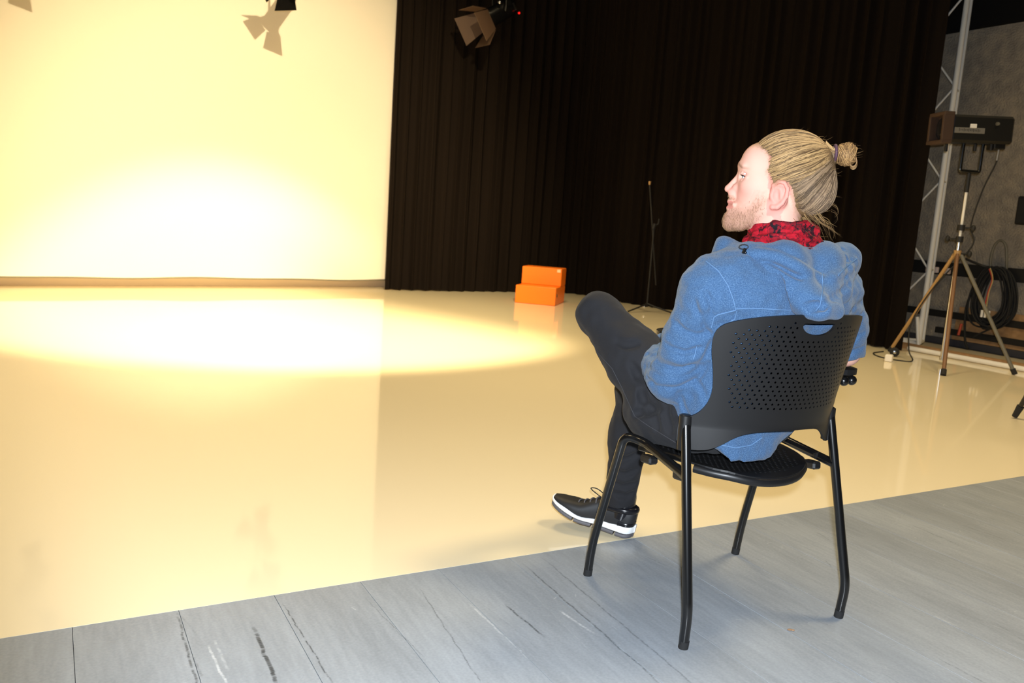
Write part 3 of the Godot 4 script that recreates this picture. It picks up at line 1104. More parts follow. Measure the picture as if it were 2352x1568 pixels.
func build_wall_things() -> void:
	# coiled cables on a hook
	var hook := thing("cable_hook", "bent steel hook on the concrete wall above the cable coil", "hook", R(4.55, 0.8, 5.12), ROOM_TURN)
	var b := Buf.new()
	b.tube(curve([Vector3(-0.03, 0.0, -0.07), Vector3(-0.05, 0.15, -0.075), Vector3(-0.06, 0.27, -0.05), Vector3(-0.06, 0.325, 0.0), Vector3(-0.06, 0.28, 0.06), Vector3(-0.05, 0.15, 0.085), Vector3(-0.03, 0.05, 0.085)], 8), 0.013, 8)
	part("bar", b, M.grey_steel, hook)
	b = Buf.new()
	b.tube(curve([Vector3(0.0, 0.05, -0.07), Vector3(-0.1, 0.06, -0.1), Vector3(-0.14, 0.12, -0.28)], 6), 0.012, 8)
	part("prong", b, M.dark, hook)
	var coil := thing("cable_coil", "thick coil of black cable hanging on the wall hook", "cable coil", R(4.5, 0.86, 5.1), ROOM_TURN)
	b = Buf.new()
	for k in 20:
		var ry := rng.randf_range(0.25, 0.31)
		var rz := rng.randf_range(0.13, 0.2)
		var dz := rng.randf_range(-0.02, 0.09)
		var dx := rng.randf_range(-0.06, 0.03)
		var loop := []
		for a in 13:
			var q := TAU * a / 12.0
			loop.append(Vector3(dx + 0.012 * sin(q * 2 + k), -ry + ry * cos(q) + rng.randf_range(-0.01, 0.01), dz + rz * sin(q) * (1.0 - 0.2 * cos(q))))
		loop[12] = loop[0]
		b.tube(curve(loop, 5), 0.009, 6, false)
	part("cable_loops", b, M.rubber, coil)
	b = Buf.new()
	b.tube(curve([Vector3(0.0, -0.25, -0.2), Vector3(-0.02, -0.45, -0.22), Vector3(-0.03, -0.62, -0.2), Vector3(-0.03, -0.78, -0.17), Vector3(-0.05, -0.84, -0.12)], 6), 0.012, 7)
	b.tube(curve([Vector3(0.0, -0.5, -0.1), Vector3(-0.03, -0.62, 0.0), Vector3(-0.02, -0.55, 0.15), Vector3(-0.02, -0.65, 0.0), Vector3(-0.02, -0.72, -0.1)], 6), 0.009, 7)
	part("loose_end", b, M.rubber, coil)
	b = Buf.new()
	b.tube(curve([Vector3(-0.09, -0.02, 0.0), Vector3(-0.1, -0.12, 0.05), Vector3(-0.1, -0.25, 0.03), Vector3(-0.1, -0.38, 0.02)], 6), 0.006, 6)
	part("red_cable", b, mat(Color8(205, 70, 50), 0.5), coil, "red cable strand")
	b = Buf.new()
	b.tube(curve([Vector3(-0.095, -0.01, 0.012), Vector3(-0.106, -0.12, 0.062), Vector3(-0.106, -0.25, 0.043), Vector3(-0.106, -0.42, 0.04)], 6), 0.005, 6)
	part("yellow_cable", b, mat(Color8(196, 170, 110), 0.5), coil, "pale yellow cable strand")
	for z in [0.0, 0.035, 0.07]:
		b = Buf.new()
		b.tube(PackedVector3Array([Vector3(-0.1, -0.43, z), Vector3(-0.1, -0.5, z)]), 0.013, 8)
		part("plug", b, M.white_paint, coil)
	b = Buf.new()
	b.tube(PackedVector3Array([Vector3(-0.06, -0.6, -0.22), Vector3(-0.07, -0.72, -0.23)]), 0.014, 8)
	part("orange_plug", b, mat(Color8(176, 70, 40), 0.5), coil, "rust red plug")

	var p := thing("socket_box", "small white double socket box on the upper dark wall rail", "socket", R(4.545, 0.775, 4.47), ROOM_TURN)
	for z in [-0.07, 0.1]:
		b = Buf.new()
		b.box(Vector3(0.04, 0.062, 0.14 if z < 0 else 0.07), Transform3D(Basis.IDENTITY, Vector3(0, 0, z)), 0.006)
		part("cover", b, mat(Color8(225, 205, 200), 0.5), p)

	p = thing("wall_speaker", "small black box fixed to the concrete wall at the right picture edge", "speaker", R(4.5, 1.42, 5.365), ROOM_TURN)
	b = Buf.new()
	b.box(Vector3(0.16, 0.27, 0.2), Transform3D.IDENTITY, 0.012)
	part("cabinet", b, M.dark, p)
	b = Buf.new()
	b.box(Vector3(0.006, 0.23, 0.16), Transform3D(Basis.IDENTITY, Vector3(-0.083, 0, 0)), 0.002)
	part("grille", b, M.rubber, p)
	b = Buf.new()
	b.box(Vector3(0.06, 0.04, 0.04), Transform3D(Basis.IDENTITY, Vector3(0.06, -0.15, 0)), 0.004)
	part("bracket", b, M.steel, p)

	p = thing("floor_pipe", "long white pipe lying on the floor along the concrete wall", "pipe", ROOM_AT, ROOM_TURN)
	b = Buf.new()
	b.tube(PackedVector3Array([Vector3(3.62, 0.026, 4.9), Vector3(3.86, 0.026, 9.5)]), 0.023, 12)
	part("tube", b, M.white_paint, p)
	for w in [6.15, 7.6]:
		b = Buf.new()
		b.tube(PackedVector3Array([Vector3(3.62 + (w - 4.9) * 0.052, 0.026, w - 0.035), Vector3(3.62 + (w - 4.9) * 0.052, 0.026, w + 0.035)]), 0.03, 12)
		part("coupling", b, M.rubber, p)
	p = thing("floor_batten", "flat pale timber batten on the floor behind the white pipe", "batten", ROOM_AT, ROOM_TURN)
	b = Buf.new()
	b.hexa([Vector3(3.72, 0.0013, 4.7), Vector3(3.80, 0.0013, 4.7), Vector3(4.06, 0.0013, 9.5), Vector3(3.98, 0.0013, 9.5), Vector3(3.72, 0.05, 4.7), Vector3(3.80, 0.05, 4.7), Vector3(4.06, 0.05, 9.5), Vector3(3.98, 0.05, 9.5)])
	part("board", b, M.wood, p)

	p = thing("white_block", "small white block on the floor at the foot of the side curtain", "block", R(2.72, 0.0013, 5.36), ROOM_TURN)
	b = Buf.new()
	b.box(Vector3(0.07, 0.06, 0.06), Transform3D(Basis(Vector3.UP, 0.5), Vector3(0, 0.031, 0)), 0.006)
	part("body", b, mat(Color8(238, 232, 222), 0.5), p)
	p = thing("castor_wheel", "dark castor with a bright hub on the floor under the brass stand leg", "castor", R(3.06, 0.0013, 5.16), ROOM_TURN)
	b = Buf.new()
	var wheel := Transform3D(Basis(Vector3.UP, 0.7) * Basis(Vector3.BACK, PI / 2), Vector3(0, 0.042, 0))
	b.lathe([Vector2(0, 0.02), Vector2(0.03, 0.02), Vector2(0.042, 0.012), Vector2(0.042, -0.012), Vector2(0.03, -0.02), Vector2(0, -0.02)], wheel, 20)
	part("tyre", b, M.rubber, p)
	b = Buf.new()
	b.lathe([Vector2(0, 0.027), Vector2(0.014, 0.024), Vector2(0.018, 0.015), Vector2(0.0, 0.015)], wheel, 14)
	part("hub", b, M.chrome, p)

	# another tripod, of which one foot enters the frame at the right
	p = thing("camera_tripod", "black tripod foot with a rubber tip at the right picture edge", "tripod", R(1.42, 0.0013, 7.55), ROOM_TURN)
	for a in [2.96, 2.96 + TAU / 3, 2.96 + 2 * TAU / 3]:
		var d := Vector3(cos(a), 0, sin(a))
		b = Buf.new()
		b.tube(PackedVector3Array([d * 0.04 + Vector3.UP * 0.9, d * 0.40 + Vector3.UP * 0.075]), 0.014, 10)
		var leg := part("leg", b, M.plastic, p)
		b = Buf.new()
		b.tube(PackedVector3Array([d * 0.395 + Vector3.UP * 0.085, d * 0.43 + Vector3.UP * 0.012]), PackedFloat32Array([0.022, 0.017]), 10)
		part("rubber_foot", b, M.rubber, leg)
	b = Buf.new()
	b.tube(PackedVector3Array([Vector3(0, 0.86, 0), Vector3(0, 1.3, 0)]), 0.018, 10)
	b.box(Vector3(0.1, 0.08, 0.1), Transform3D(Basis.IDENTITY, Vector3(0, 0.9, 0)), 0.01)
	part("centre_column", b, M.plastic, p)

	p = thing("crumb", "tiny brown crumb on the grey planks right of the chair", "crumb", R(-2.01, 0.0, 8.63))
	b = Buf.new()
	b.ball(Vector3(0, 0.002, 0), Vector3(0.008, 0.0013, 0.005), Basis(Vector3.UP, 0.4), 6, 8)
	b.ball(Vector3(0.008, 0.002, 0.002), Vector3(0.005, 0.002, 0.004), Basis.IDENTITY, 6, 8)
	part("flake", b, mat(Color8(150, 120, 92), 0.8), p)

# ---------------------------------------------------------------- the chair
# a moulded shell: flat outline in metres, pierced in brick-bond rows, laid on a curved surface
func pierced(outline: PackedVector2Array, slots: Array, surf: Callable, thick: float, cw: float, rh: float, hole: float, holes_in: Callable) -> Buf:
	var b := Buf.new()
	var lo := outline[0]
	var hi := outline[0]
	for p in outline:
		lo = lo.min(p)
		hi = hi.max(p)
	var spot_at := func(p: Vector2, side: float) -> Array:
		var c: Vector3 = surf.call(p)
		var dx: Vector3 = surf.call(p + Vector2(0.002, 0)) - surf.call(p - Vector2(0.002, 0))
		var dy: Vector3 = surf.call(p + Vector2(0, 0.002)) - surf.call(p - Vector2(0, 0.002))
		var nn := dx.cross(dy).normalized()
		return [c + nn * thick * 0.5 * side, nn * side]
	var rows := int((hi.y - lo.y) / rh) + 2
	var cols := int((hi.x - lo.x) / cw) + 3
	for r in rows:
		for c in cols:
			var mid := Vector2((c - cols / 2 + (0.5 if r % 2 else 0.0)) * cw, lo.y + (r + 0.5) * rh)
			var hw := cw / 2.0
			var hh := rh / 2.0
			var ring := PackedVector2Array([mid + Vector2(-hw, -hh), mid + Vector2(0, -hh), mid + Vector2(hw, -hh), mid + Vector2(hw, 0), mid + Vector2(hw, hh), mid + Vector2(0, hh), mid + Vector2(-hw, hh), mid + Vector2(-hw, 0)])
			var polys := Geometry2D.intersect_polygons(ring, outline)
			if polys.is_empty():
				continue
			var whole: bool = polys.size() == 1 and absf(area(polys[0]) - cw * rh) < 3e-6
			for s in slots:
				var next: Array[PackedVector2Array] = []
				for q in polys:
					for z in Geometry2D.clip_polygons(q, s):
						if not Geometry2D.is_polygon_clockwise(z):
							next.append(z)
						if absf(area(z) - cw * rh) > 3e-6:
							whole = false
				if next.is_empty() or next.size() > 1:
					whole = false
				polys = next
			if whole and holes_in.call(mid):
				var rim := PackedVector2Array()
				for k in 8:
					var a := -PI * 0.75 + TAU * k / 8.0
					rim.append(mid + Vector2(cos(a), sin(a)) * hole)
				for side in [1.0, -1.0]:
					var first := b.v.size()
					for k in 8:
						var e: Array = spot_at.call(ring[k], side)
						b.vert(e[0], e[1])
					for k in 8:
						var e: Array = spot_at.call(rim[k], side)
						b.vert(e[0], e[1])
					for k in 8:
						b.quad(first + k, first + (k + 1) % 8, first + 8 + (k + 1) % 8, first + 8 + k)
				var f2 := b.v.size()
				for k in 8:
					var e: Array = spot_at.call(rim[k], 1.0)
					var g: Array = spot_at.call(rim[k], -1.0)
					var inw: Vector3 = (surf.call(mid) - e[0]).normalized()
					b.vert(e[0], inw)
					b.vert(g[0], inw)
				for k in 8:
					var q := f2 + k * 2
					var w := f2 + (k + 1) % 8 * 2
					b.quad(q, q + 1, w + 1, w)
				continue
			for q in polys:
				var idx := Geometry2D.triangulate_polygon(q)
				for side in [1.0, -1.0]:
					var first := b.v.size()
					for p in q:
						var e: Array = spot_at.call(p, side)
						b.vert(e[0], e[1])
					for k in range(0, idx.size(), 3):
						b.tri(first + idx[k], first + idx[k + 1], first + idx[k + 2])
	var loops: Array = [outline]
	loops.append_array(slots)
	for li in loops.size():
		var loop: PackedVector2Array = loops[li]
		var turn := -1.0 if Geometry2D.is_polygon_clockwise(loop) else 1.0
		if li > 0:
			turn = -turn
		for k in loop.size():
			var p := loop[k]
			var q := loop[(k + 1) % loop.size()]
			var steps := maxi(1, int(p.distance_to(q) / 0.01))
			for s in steps:
				var p1 := p.lerp(q, float(s) / steps)
				var q1 := p.lerp(q, float(s + 1) / steps)
				var e := (q1 - p1).normalized()
				var out := Vector2(e.y * turn, -e.x * turn)
				var nn: Vector3 = (surf.call(p1 + out * 0.004) - surf.call(p1)).normalized()
				var f := spot_at.call(p1, 1.0) as Array
				var g := spot_at.call(p1, -1.0) as Array
				var f1 := spot_at.call(q1, 1.0) as Array
				var g1 := spot_at.call(q1, -1.0) as Array
				var i0 := b.vert(f[0], nn)
				var i1 := b.vert(g[0], nn)
				var i2 := b.vert(g1[0], nn)
				var i3 := b.vert(f1[0], nn)
				b.quad(i0, i1, i2, i3)
	return b

func area(p: PackedVector2Array) -> float:
	var s := 0.0
	for k in p.size():
		s += p[k].cross(p[(k + 1) % p.size()])
	return s / 2.0

func smooth_outline(half: Array, left: Array = []) -> PackedVector2Array:
	var out := PackedVector2Array()
	var all := half.duplicate()
	var other := left if left else half
	for k in range(other.size() - 1, -1, -1):
		if other[k].x > 0.001:
			all.append(Vector2(-other[k].x, other[k].y))
	# chaikin rounding, twice
	for pass_ in 2:
		var nxt := []
		for k in all.size():
			var p: Vector2 = all[k]
			var q: Vector2 = all[(k + 1) % all.size()]
			nxt.append(p.lerp(q, 0.25))
			nxt.append(p.lerp(q, 0.75))
		all = nxt
	for p in all:
		out.append(p)
	return out

func back_at(p: Vector2) -> Vector3:
	var up := clampf((p.y - 0.5) / 0.35, -0.1, 1.1)
	var b := -0.125 - 0.24 * maxf(0.0, p.y - 0.56) - lerpf(0.105, 0.095, up) * (1.0 - pow(p.x / 0.245, 2))
	return L(p.x, p.y, b)

func seat_at(p: Vector2) -> Vector3:
	var h := 0.452 - 0.020 * (1.0 - pow(p.x / 0.22, 2)) - 0.012 * cos(p.y * 6.0)
	h -= 0.9 * pow(maxf(0.0, p.y - 0.17), 1.5) * 2.0
	h -= 0.25 * maxf(0.0, -0.17 - p.y)
	return L(p.x, h, p.y)

func build_chair() -> void:
	var t := thing("tablet_chair", "black stacking chair with a perforated plastic back that the man sits on", "chair", CHAIR_AT, CHAIR_TURN)
	var low := [Vector2(0, 0.553), Vector2(0.09, 0.551), Vector2(0.14, 0.538), Vector2(0.18, 0.505), Vector2(0.21, 0.490), Vector2(0.262, 0.49), Vector2(0.264, 0.545), Vector2(0.258, 0.570), Vector2(0.228, 0.586), Vector2(0.212, 0.635), Vector2(0.222, 0.70)]
	var outline := smooth_outline(low + [Vector2(0.243, 0.775), Vector2(0.246, 0.845), Vector2(0.17, 0.856), Vector2(0, 0.862)], low + [Vector2(0.240, 0.765), Vector2(0.240, 0.815), Vector2(0.20, 0.838), Vector2(0.12, 0.855)])
	var slot := PackedVector2Array()
	for k in 15:
		var a := PI + PI * k / 14.0
		slot.append(Vector2(0.052 * cos(a), 0.834 + 0.026 * sin(a)))
	slot.append(Vector2(0.047, 0.838))
	slot.append(Vector2(-0.047, 0.838))
	var inside := func(m: Vector2) -> bool:
		var side := lerpf(0.175, 0.212, clampf((m.y - 0.6) / 0.22, 0.0, 1.0))
		if absf(m.x) > side or m.y < 0.612 - 0.10 * pow(m.x, 2) or m.y > 0.845 - 0.9 * pow(m.x, 2):
			return false
		return not (absf(m.x) < 0.066 and m.y > 0.80)
	var shell := pierced(outline, [slot], back_at, 0.006, 0.0166, 0.0118, 0.0028, inside)
	part("backrest", shell, M.plastic, t, "black plastic back pierced with rows of small holes")
	for s in [-1.0, 1.0]:
		var b := Buf.new()
		b.tube(PackedVector3Array([L(0.249 * s, 0.487, -0.122), L(0.249 * s, 0.576, -0.120)]), 0.0165, 16)
		b.lathe([Vector2(0.0165, -0.003), Vector2(0.012, 0.002), Vector2(0.0, 0.003)], Transform3D(Basis.IDENTITY, L(0.249 * s, 0.577, -0.120)), 16)
		part("back_sleeve", b, M.plastic, t)

	var so := smooth_outline([Vector2(0, -0.212), Vector2(0.08, -0.201), Vector2(0.142, -0.165), Vector2(0.188, -0.095), Vector2(0.208, 0.0), Vector2(0.22, 0.19), Vector2(0.19, 0.25), Vector2(0, 0.255)])
	var in_seat := func(m: Vector2) -> bool: return absf(m.x) < 0.175 - 0.6 * maxf(0.0, -m.y - 0.06) and m.y > -0.185 + 2.2 * m.x * m.x and m.y < 0.19
	var seat := pierced(so, [], seat_at, 0.005, 0.0166, 0.0125, 0.0037, in_seat)
	part("seat", seat, M.plastic, t, "perforated black seat shell")
	var lip := Buf.new()
	var rim := []
	for k in 21:
		var x := lerpf(-0.185, 0.185, k / 20.0)
		rim.append(seat_at(Vector2(x, -0.206 + 2.0 * x * x + 36.0 * pow(x, 4))) + Vector3(0, -0.012, 0))
	lip.tube(curve(rim, 2), 0.012, 8, true, 1.0)
	part("rear_lip", lip, M.plastic, t)

	for s in [-1.0, 1.0]:
		var b := Buf.new()
		b.tube(bent([L(0.268 * s, 0.0, -0.226), L(0.271 * s, 0.095, -0.234), L(0.249 * s, 0.572, -0.120)], 0.03), 0.0126, 14)
		var leg := part("leg", b, M.black_metal, t)
		b = Buf.new()
		b.tube(PackedVector3Array([L(0.268 * s, 0.0, -0.226), L(0.268 * s, 0.022, -0.2285)]), 0.0130, 14)
		part("foot_cap", b, M.rubber, leg)
		b = Buf.new()
		b.tube(bent([L(0.282 * s, 0.0, 0.226), L(0.283 * s, 0.108, 0.212), L(0.268 * s, 0.461, 0.118), L(0.232 * s, 0.452, 0.07), L(0.254 * s, 0.424, -0.156)], 0.05, 10), 0.0126, 14)
		leg = part("leg", b, M.black_metal, t)
		b = Buf.new()
		b.tube(PackedVector3Array([L(0.282 * s, 0.0, 0.226), L(0.282 * s, 0.022, 0.223)]), 0.0130, 14)
		part("foot_cap", b, M.rubber, leg)
		b = Buf.new()
		if s < 0.0:
			b.box(Vector3(0.01, 0.016, 0.2), Transform3D(Basis(Vector3.RIGHT, -0.12), L(0.228 * s, 0.440, 0.0)), 0.003)
			part("side_rail", b, M.black_metal, t)
		for z in [0.05, -0.10]:
			b = Buf.new()
			b.box(Vector3(0.03, 0.022, 0.05), Transform3D(Basis(Vector3.RIGHT, -0.1), L(0.226 * s, 0.408, z)), 0.005)
			part("seat_clip", b, M.plastic, t)
		b = Buf.new()
		b.lathe([Vector2(0, 0.012), Vector2(0.008, 0.01), Vector2(0.012, 0.0), Vector2(0.0, -0.004)], Transform3D(Basis(Vector3.BACK, s * PI / 2), L(0.246 * s, 0.432, -0.10)), 12)
		part("bolt", b, M.plastic, t)

	# the writing tablet on its arm at the sitter's right
	var b := Buf.new()
	b.tube(bent([L(0.249, 0.58, -0.118), L(0.262, 0.655, -0.118), L(0.30, 0.662, -0.10), L(0.315, 0.662, 0.10)], 0.03, 8), 0.010, 12)
	b.tube(bent([L(0.345, 0.648, -0.095), L(0.345, 0.655, 0.12), L(0.315, 0.662, 0.13)], 0.03, 8), 0.013, 12)
	b.tube(PackedVector3Array([L(0.30, 0.654, -0.097), L(0.345, 0.650, -0.088)]), 0.011, 12)
	b.ball(L(0.345, 0.648, -0.097), Vector3.ONE * 0.0145)
	b.ball(L(0.308, 0.648, -0.103), Vector3.ONE * 0.0145)
	part("tablet_arm", b, M.black_metal, t, "glossy black tubes carrying the writing tablet")
	b = Buf.new()
	var pad := PackedVector2Array([Vector2(0.27, -0.085), Vector2(0.30, -0.115), Vector2(0.345, -0.115), Vector2(0.37, -0.085), Vector2(0.375, 0.2), Vector2(0.34, 0.47), Vector2(0.30, 0.52), Vector2(0.22, 0.545), Vector2(0.12, 0.535), Vector2(0.075, 0.50), Vector2(0.07, 0.45), Vector2(0.12, 0.40), Vector2(0.22, 0.36), Vector2(0.26, 0.28)])
	var fine := []
	for p in pad:
		fine.append(p)
	for pass_ in 2:
		var nxt := []
		for k in fine.size():
			nxt.append(fine[k].lerp(fine[(k + 1) % fine.size()], 0.25))
			nxt.append(fine[k].lerp(fine[(k + 1) % fine.size()], 0.75))
		fine = nxt
	var poly := PackedVector2Array()
	for p in fine:
		poly.append(Vector2(p.x, p.y))
	b.prism(poly, 0.016, Transform3D(Basis(Vector3.RIGHT, -PI / 2 + 0.035), Vector3(0, 0.670, 0)))
	part("writing_tablet", b, M.plastic, t, "dark writing tablet that reaches over the lap")

# ---------------------------------------------------------------- the man
var eye_l: Vector3            # the camera, in the chair's axes
var to_l: Basis               # world to chair axes
var hc: Vector3               # head: centre and axes (F where the nose points, U up, S the left side)
var hF: Vector3
var hU: Vector3
var hS: Vector3
var hu := 0.00029             # metres per unit of the head drawing

func sight(x: float, y: float) -> Vector3:
	return (to_l * (cam_basis * Vector3((x - 1176.0) / FOCAL, (784.0 - y) / FOCAL, -1.0))).normalized()

# the point at depth b (forward in the chair's axes) seen at a place of the photograph
func at(x: float, y: float, b: float) -> Vector3:
	var d := sight(x, y)
	return eye_l + d * ((-b - eye_l.z) / d.z)

func hp(x: float, y: float, z := 0.0) -> Vector3:
	return hc + hF * (700.0 - x) * hu * 0.955 + hU * (700.0 - y) * hu + hS * z * hu

func hq(p: Vector3) -> Vector3:
	var q := p - hc
	return Vector3(700.0 - q.dot(hF) / (hu * 0.955), 700.0 - q.dot(hU) / hu, q.dot(hS) / hu)

func hell(f: Field, x: float, y: float, z: float, rx: float, ry: float, rz: float, k := 30.0, sign := 1, roll := 0.0) -> void:
	var b := Basis(hF, hU, hS)
	if roll != 0.0:
		b = Basis(hS, roll) * b
	f.ell(hp(x, y, z), Vector3(rx, ry, rz) * hu, b, k * hu, sign)

func hcone(f: Field, a: Vector3, b: Vector3, ra: float, rb: float, k := 30.0, sign := 1) -> void:
	f.cone(hp(a.x, a.y, a.z), hp(b.x, b.y, b.z), ra * hu, rb * hu, k * hu, sign)

# a crease (sign -1) or a welt (sign 1) drawn along places of the photograph, on the surface met there
func stroke(f: Field, px: Array, r: float, depth: float, k := 0.008, sign := -1) -> void:
	var last = null
	for j in px.size() - 1:
		var a: Vector2 = px[j]
		var b: Vector2 = px[j + 1]
		var steps := maxi(1, int(a.distance_to(b) / 9.0))
		for s in steps + (1 if j == px.size() - 2 else 0):
			var q := a.lerp(b, float(s) / steps)
			var hit = f.meet(eye_l, sight(q.x, q.y))
			if hit == null:
				last = null
				continue
			var n := f.slope(hit)
			var c: Vector3 = hit + n * (r - depth) * (1.0 if sign < 0 else -1.0)
			if last != null and c.distance_to(last) < 0.06:
				f.cone(last, c, r, r, k, sign)
			last = c

func seam_line(parent: Node3D, f: Field, px: Array, m: Material, r := 0.0013) -> void:
	var run := PackedVector3Array()
	for j in px.size() - 1:
		var p := Vector2(px[j][0], px[j][1])
		var q := Vector2(px[j + 1][0], px[j + 1][1])
		var steps := maxi(1, int(p.distance_to(q) / 7.0))
		for s in steps + (1 if j == px.size() - 2 else 0):
			var e := p.lerp(q, float(s) / steps)
			var hit = f.meet(eye_l, sight(e.x, e.y))
			if hit == null or (run.size() and run[run.size() - 1].distance_to(hit) > 0.05):
				if run.size() > 4:
					break
				run = PackedVector3Array()
				if hit == null:
					continue
			run.append(hit + f.slope(hit) * r * 0.3)
	if run.size() > 2:
		var b := Buf.new()
		b.tube(run, r, 6)
		part("seam", b, m, parent)

func lin(r: int, g: int, b: int) -> Color:
	return Color8(r, g, b).srgb_to_linear()

func build_person() -> void:
	var t := thing("person", "seated man in a blue hooded fleece with a blond hair bun, looking left", "person", CHAIR_AT, CHAIR_TURN)
	to_l = Basis(Vector3.UP, CHAIR_TURN).transposed()
	eye_l = to_l * (EYE - CHAIR_AT)
	hc = at(1778.6, 438.6, -0.10)
	var ray := (hc - eye_l).normalized()
	var depth := (hc - eye_l).dot(to_l * cam_basis * Vector3.FORWARD)
	hu = depth / FOCAL / 3.92
	hF = -(to_l * cam_basis.x)
	hF = (hF - ray * hF.dot(ray)).normalized()
	hS = -ray
	hU = hS.cross(hF).normalized()
	if hU.y < 0.0:
		hU = -hU
	build_body(t)
	build_hair(t)
	build_hoodie(t)
	build_scarf(t)
	build_trousers(t)
	build_shoes(t)

const HAIRLINE := [Vector2(440, 318), Vector2(480, 285), Vector2(560, 312), Vector2(630, 370), Vector2(655, 420), Vector2(640, 480), Vector2(632, 545), Vector2(672, 590), Vector2(690, 668), Vector2(722, 668), Vector2(735, 606), Vector2(790, 600), Vector2(850, 670), Vector2(872, 760), Vector2(905, 880), Vector2(950, 950), Vector2(1230, 960), Vector2(1420, 640), Vector2(1300, 100), Vector2(440, 60)]

func noise_at(n: FastNoiseLite, p: Vector3) -> float:
	return n.get_noise_3d(p.x, p.y, p.z)

func build_body(t: Node3D) -> void:
	var b := Buf.new()
	b.colored = true
	var skin := lin(214, 165, 147)
	# the trunk and the limbs under the clothes
	var f := Field.new(L(-0.40, 0.0, 0.62) , L(0.42, 1.08, -0.30), 0.012)
	f.ell(L(0, 0.56, -0.04), Vector3(0.14, 0.10, 0.11))
	f.cone(L(0, 0.58, -0.06), L(0, 0.84, -0.11), 0.08, 0.085, 0.05)
	f.cone(L(-0.15, 0.90, -0.11), L(0.15, 0.90, -0.11), 0.05, 0.05, 0.06)
	f.path([L(-0.19, 0.885, -0.11), L(-0.214, 0.65, 0.0), L(-0.10, 0.69, 0.20)], [0.05, 0.042, 0.03])
	f.path([L(0.20, 0.885, -0.11), L(0.312, 0.735, -0.085)], [0.05, 0.042])
	f.path([L(-0.10, 0.555, 0.0), L(-0.235, 0.765, 0.35), L(0.04, 0.612, 0.447)], [0.06, 0.042, 0.026])
	f.path([L(0.09, 0.555, 0.0), L(-0.03, 0.52, 0.41), L(-0.020, 0.12, 0.474)], [0.06, 0.042, 0.026])
	f.cone(L(0.0, 0.95, -0.11), hp(740, 1060), 0.06, 0.058, 0.04)
	b.tint = skin
	f.into(b, func(_p, _n): return skin)

	# the head, in units of the head drawing
	f = Field.new(hp(700, 700) - Vector3.ONE * 0.185, hp(700, 700) + Vector3.ONE * 0.175, 0.003)
	hell(f, 822, 508, 0, 378, 320, 254, 10)
	hell(f, 985, 680, 0, 235, 225, 205, 80)
	hell(f, 560, 690, 0, 205, 330, 190, 60)
	hell(f, 520, 470, 0, 130, 180, 170, 70)
	for s in [-1.0, 1.0]:
		hell(f, 500, 650, 128 * s, 90, 75, 60, 60)
		hcone(f, Vector3(690, 820, 165 * s), Vector3(400, 985, 75 * s), 62, 70, 60)
		hcone(f, Vector3(400, 470, 35 * s), Vector3(425, 485, 120 * s), 30, 26, 40)
	hell(f, 500, 900, 0, 210, 120, 130, 60)
	hell(f, 312, 978, 0, 70, 82, 88, 60)
	hcone(f, Vector3(395, 470, 0), Vector3(398, 545, 0), 30, 24, 30)
	hcone(f, Vector3(392, 545, 0), Vector3(282, 672, 0), 24, 30, 24)
	hell(f, 273, 682, 0, 27, 28, 32, 20)
	for s in [-1.0, 1.0]:
		hell(f, 312, 704, 34 * s, 34, 24, 24, 20)
		hell(f, 352, 672, 42 * s, 34, 34, 30, 26)
	hcone(f, Vector3(322, 742, -30), Vector3(322, 742, 30), 36, 36, 30)
	for s in [-1.0, 1.0]:
		hcone(f, Vector3(300, 793, 0), Vector3(338, 815, 72 * s), 23, 14, 18)
		hcone(f, Vector3(296, 850, 0), Vector3(338, 830, 70 * s), 24, 14, 18)
		hcone(f, Vector3(268, 822, 0), Vector3(322, 822, 74 * s), 9, 5, 10, -1)
		hell(f, 400, 572, 118 * s, 52, 36, 52, 22, -1)
		hcone(f, Vector3(404, 545, 70 * s), Vector3(398, 548, 112 * s), 11, 12, 12)
		hcone(f, Vector3(398, 548, 112 * s), Vector3(452, 580, 168 * s), 12, 9, 12)
		hcone(f, Vector3(408, 600, 78 * s), Vector3(405, 602, 115 * s), 9, 10, 14)
		hcone(f, Vector3(405, 602, 115 * s), Vector3(452, 582, 166 * s), 10, 8, 14)
		# the ear
		hell(f, 742, 735, 212 * s, 78, 112, 46, 16, 1, 0.12)
		hell(f, 722, 742, 262 * s, 46, 66, 34, 14, -1, 0.12)
		var rim := [Vector3(690, 700, 225), Vector3(690, 650, 240), Vector3(730, 618, 250), Vector3(785, 628, 256), Vector3(815, 680, 258), Vector3(808, 745, 256), Vector3(775, 805, 248), Vector3(730, 838, 238), Vector3(692, 838, 228)]
		for k in rim.size() - 1:
			hcone(f, Vector3(rim[k].x, rim[k].y, rim[k].z * s), Vector3(rim[k + 1].x, rim[k + 1].y, rim[k + 1].z * s), 17, 17 if k < 6 else 24, 12)
		hcone(f, Vector3(755, 680, 238 * s), Vector3(760, 760, 238 * s), 13, 13, 14)
		hcone(f, Vector3(678, 735, 222 * s), Vector3(678, 760, 222 * s), 18, 14, 14)
	hcone(f, Vector3(740, 850, 0), Vector3(745, 1180, 0), 195, 205, 60)
	hcone(f, Vector3(560, 920, 0), Vector3(620, 1150, 0), 60, 90, 80)
	var mot := noise(40.0, 201, 3)
	var fine := noise(220.0, 202, 3)
	var hairline := PackedVector2Array(HAIRLINE)
	var beard := PackedVector2Array([Vector2(215, 900), Vector2(262, 868), Vector2(300, 890), Vector2(345, 870), Vector2(352, 820), Vector2(385, 850), Vector2(440, 880), Vector2(520, 820), Vector2(560, 735), Vector2(610, 730), Vector2(600, 830), Vector2(560, 950), Vector2(490, 1060), Vector2(420, 1130), Vector2(200, 1130)])
	var stash := PackedVector2Array([Vector2(255, 735), Vector2(330, 735), Vector2(352, 800), Vector2(300, 785), Vector2(255, 790)])
	var roots := []
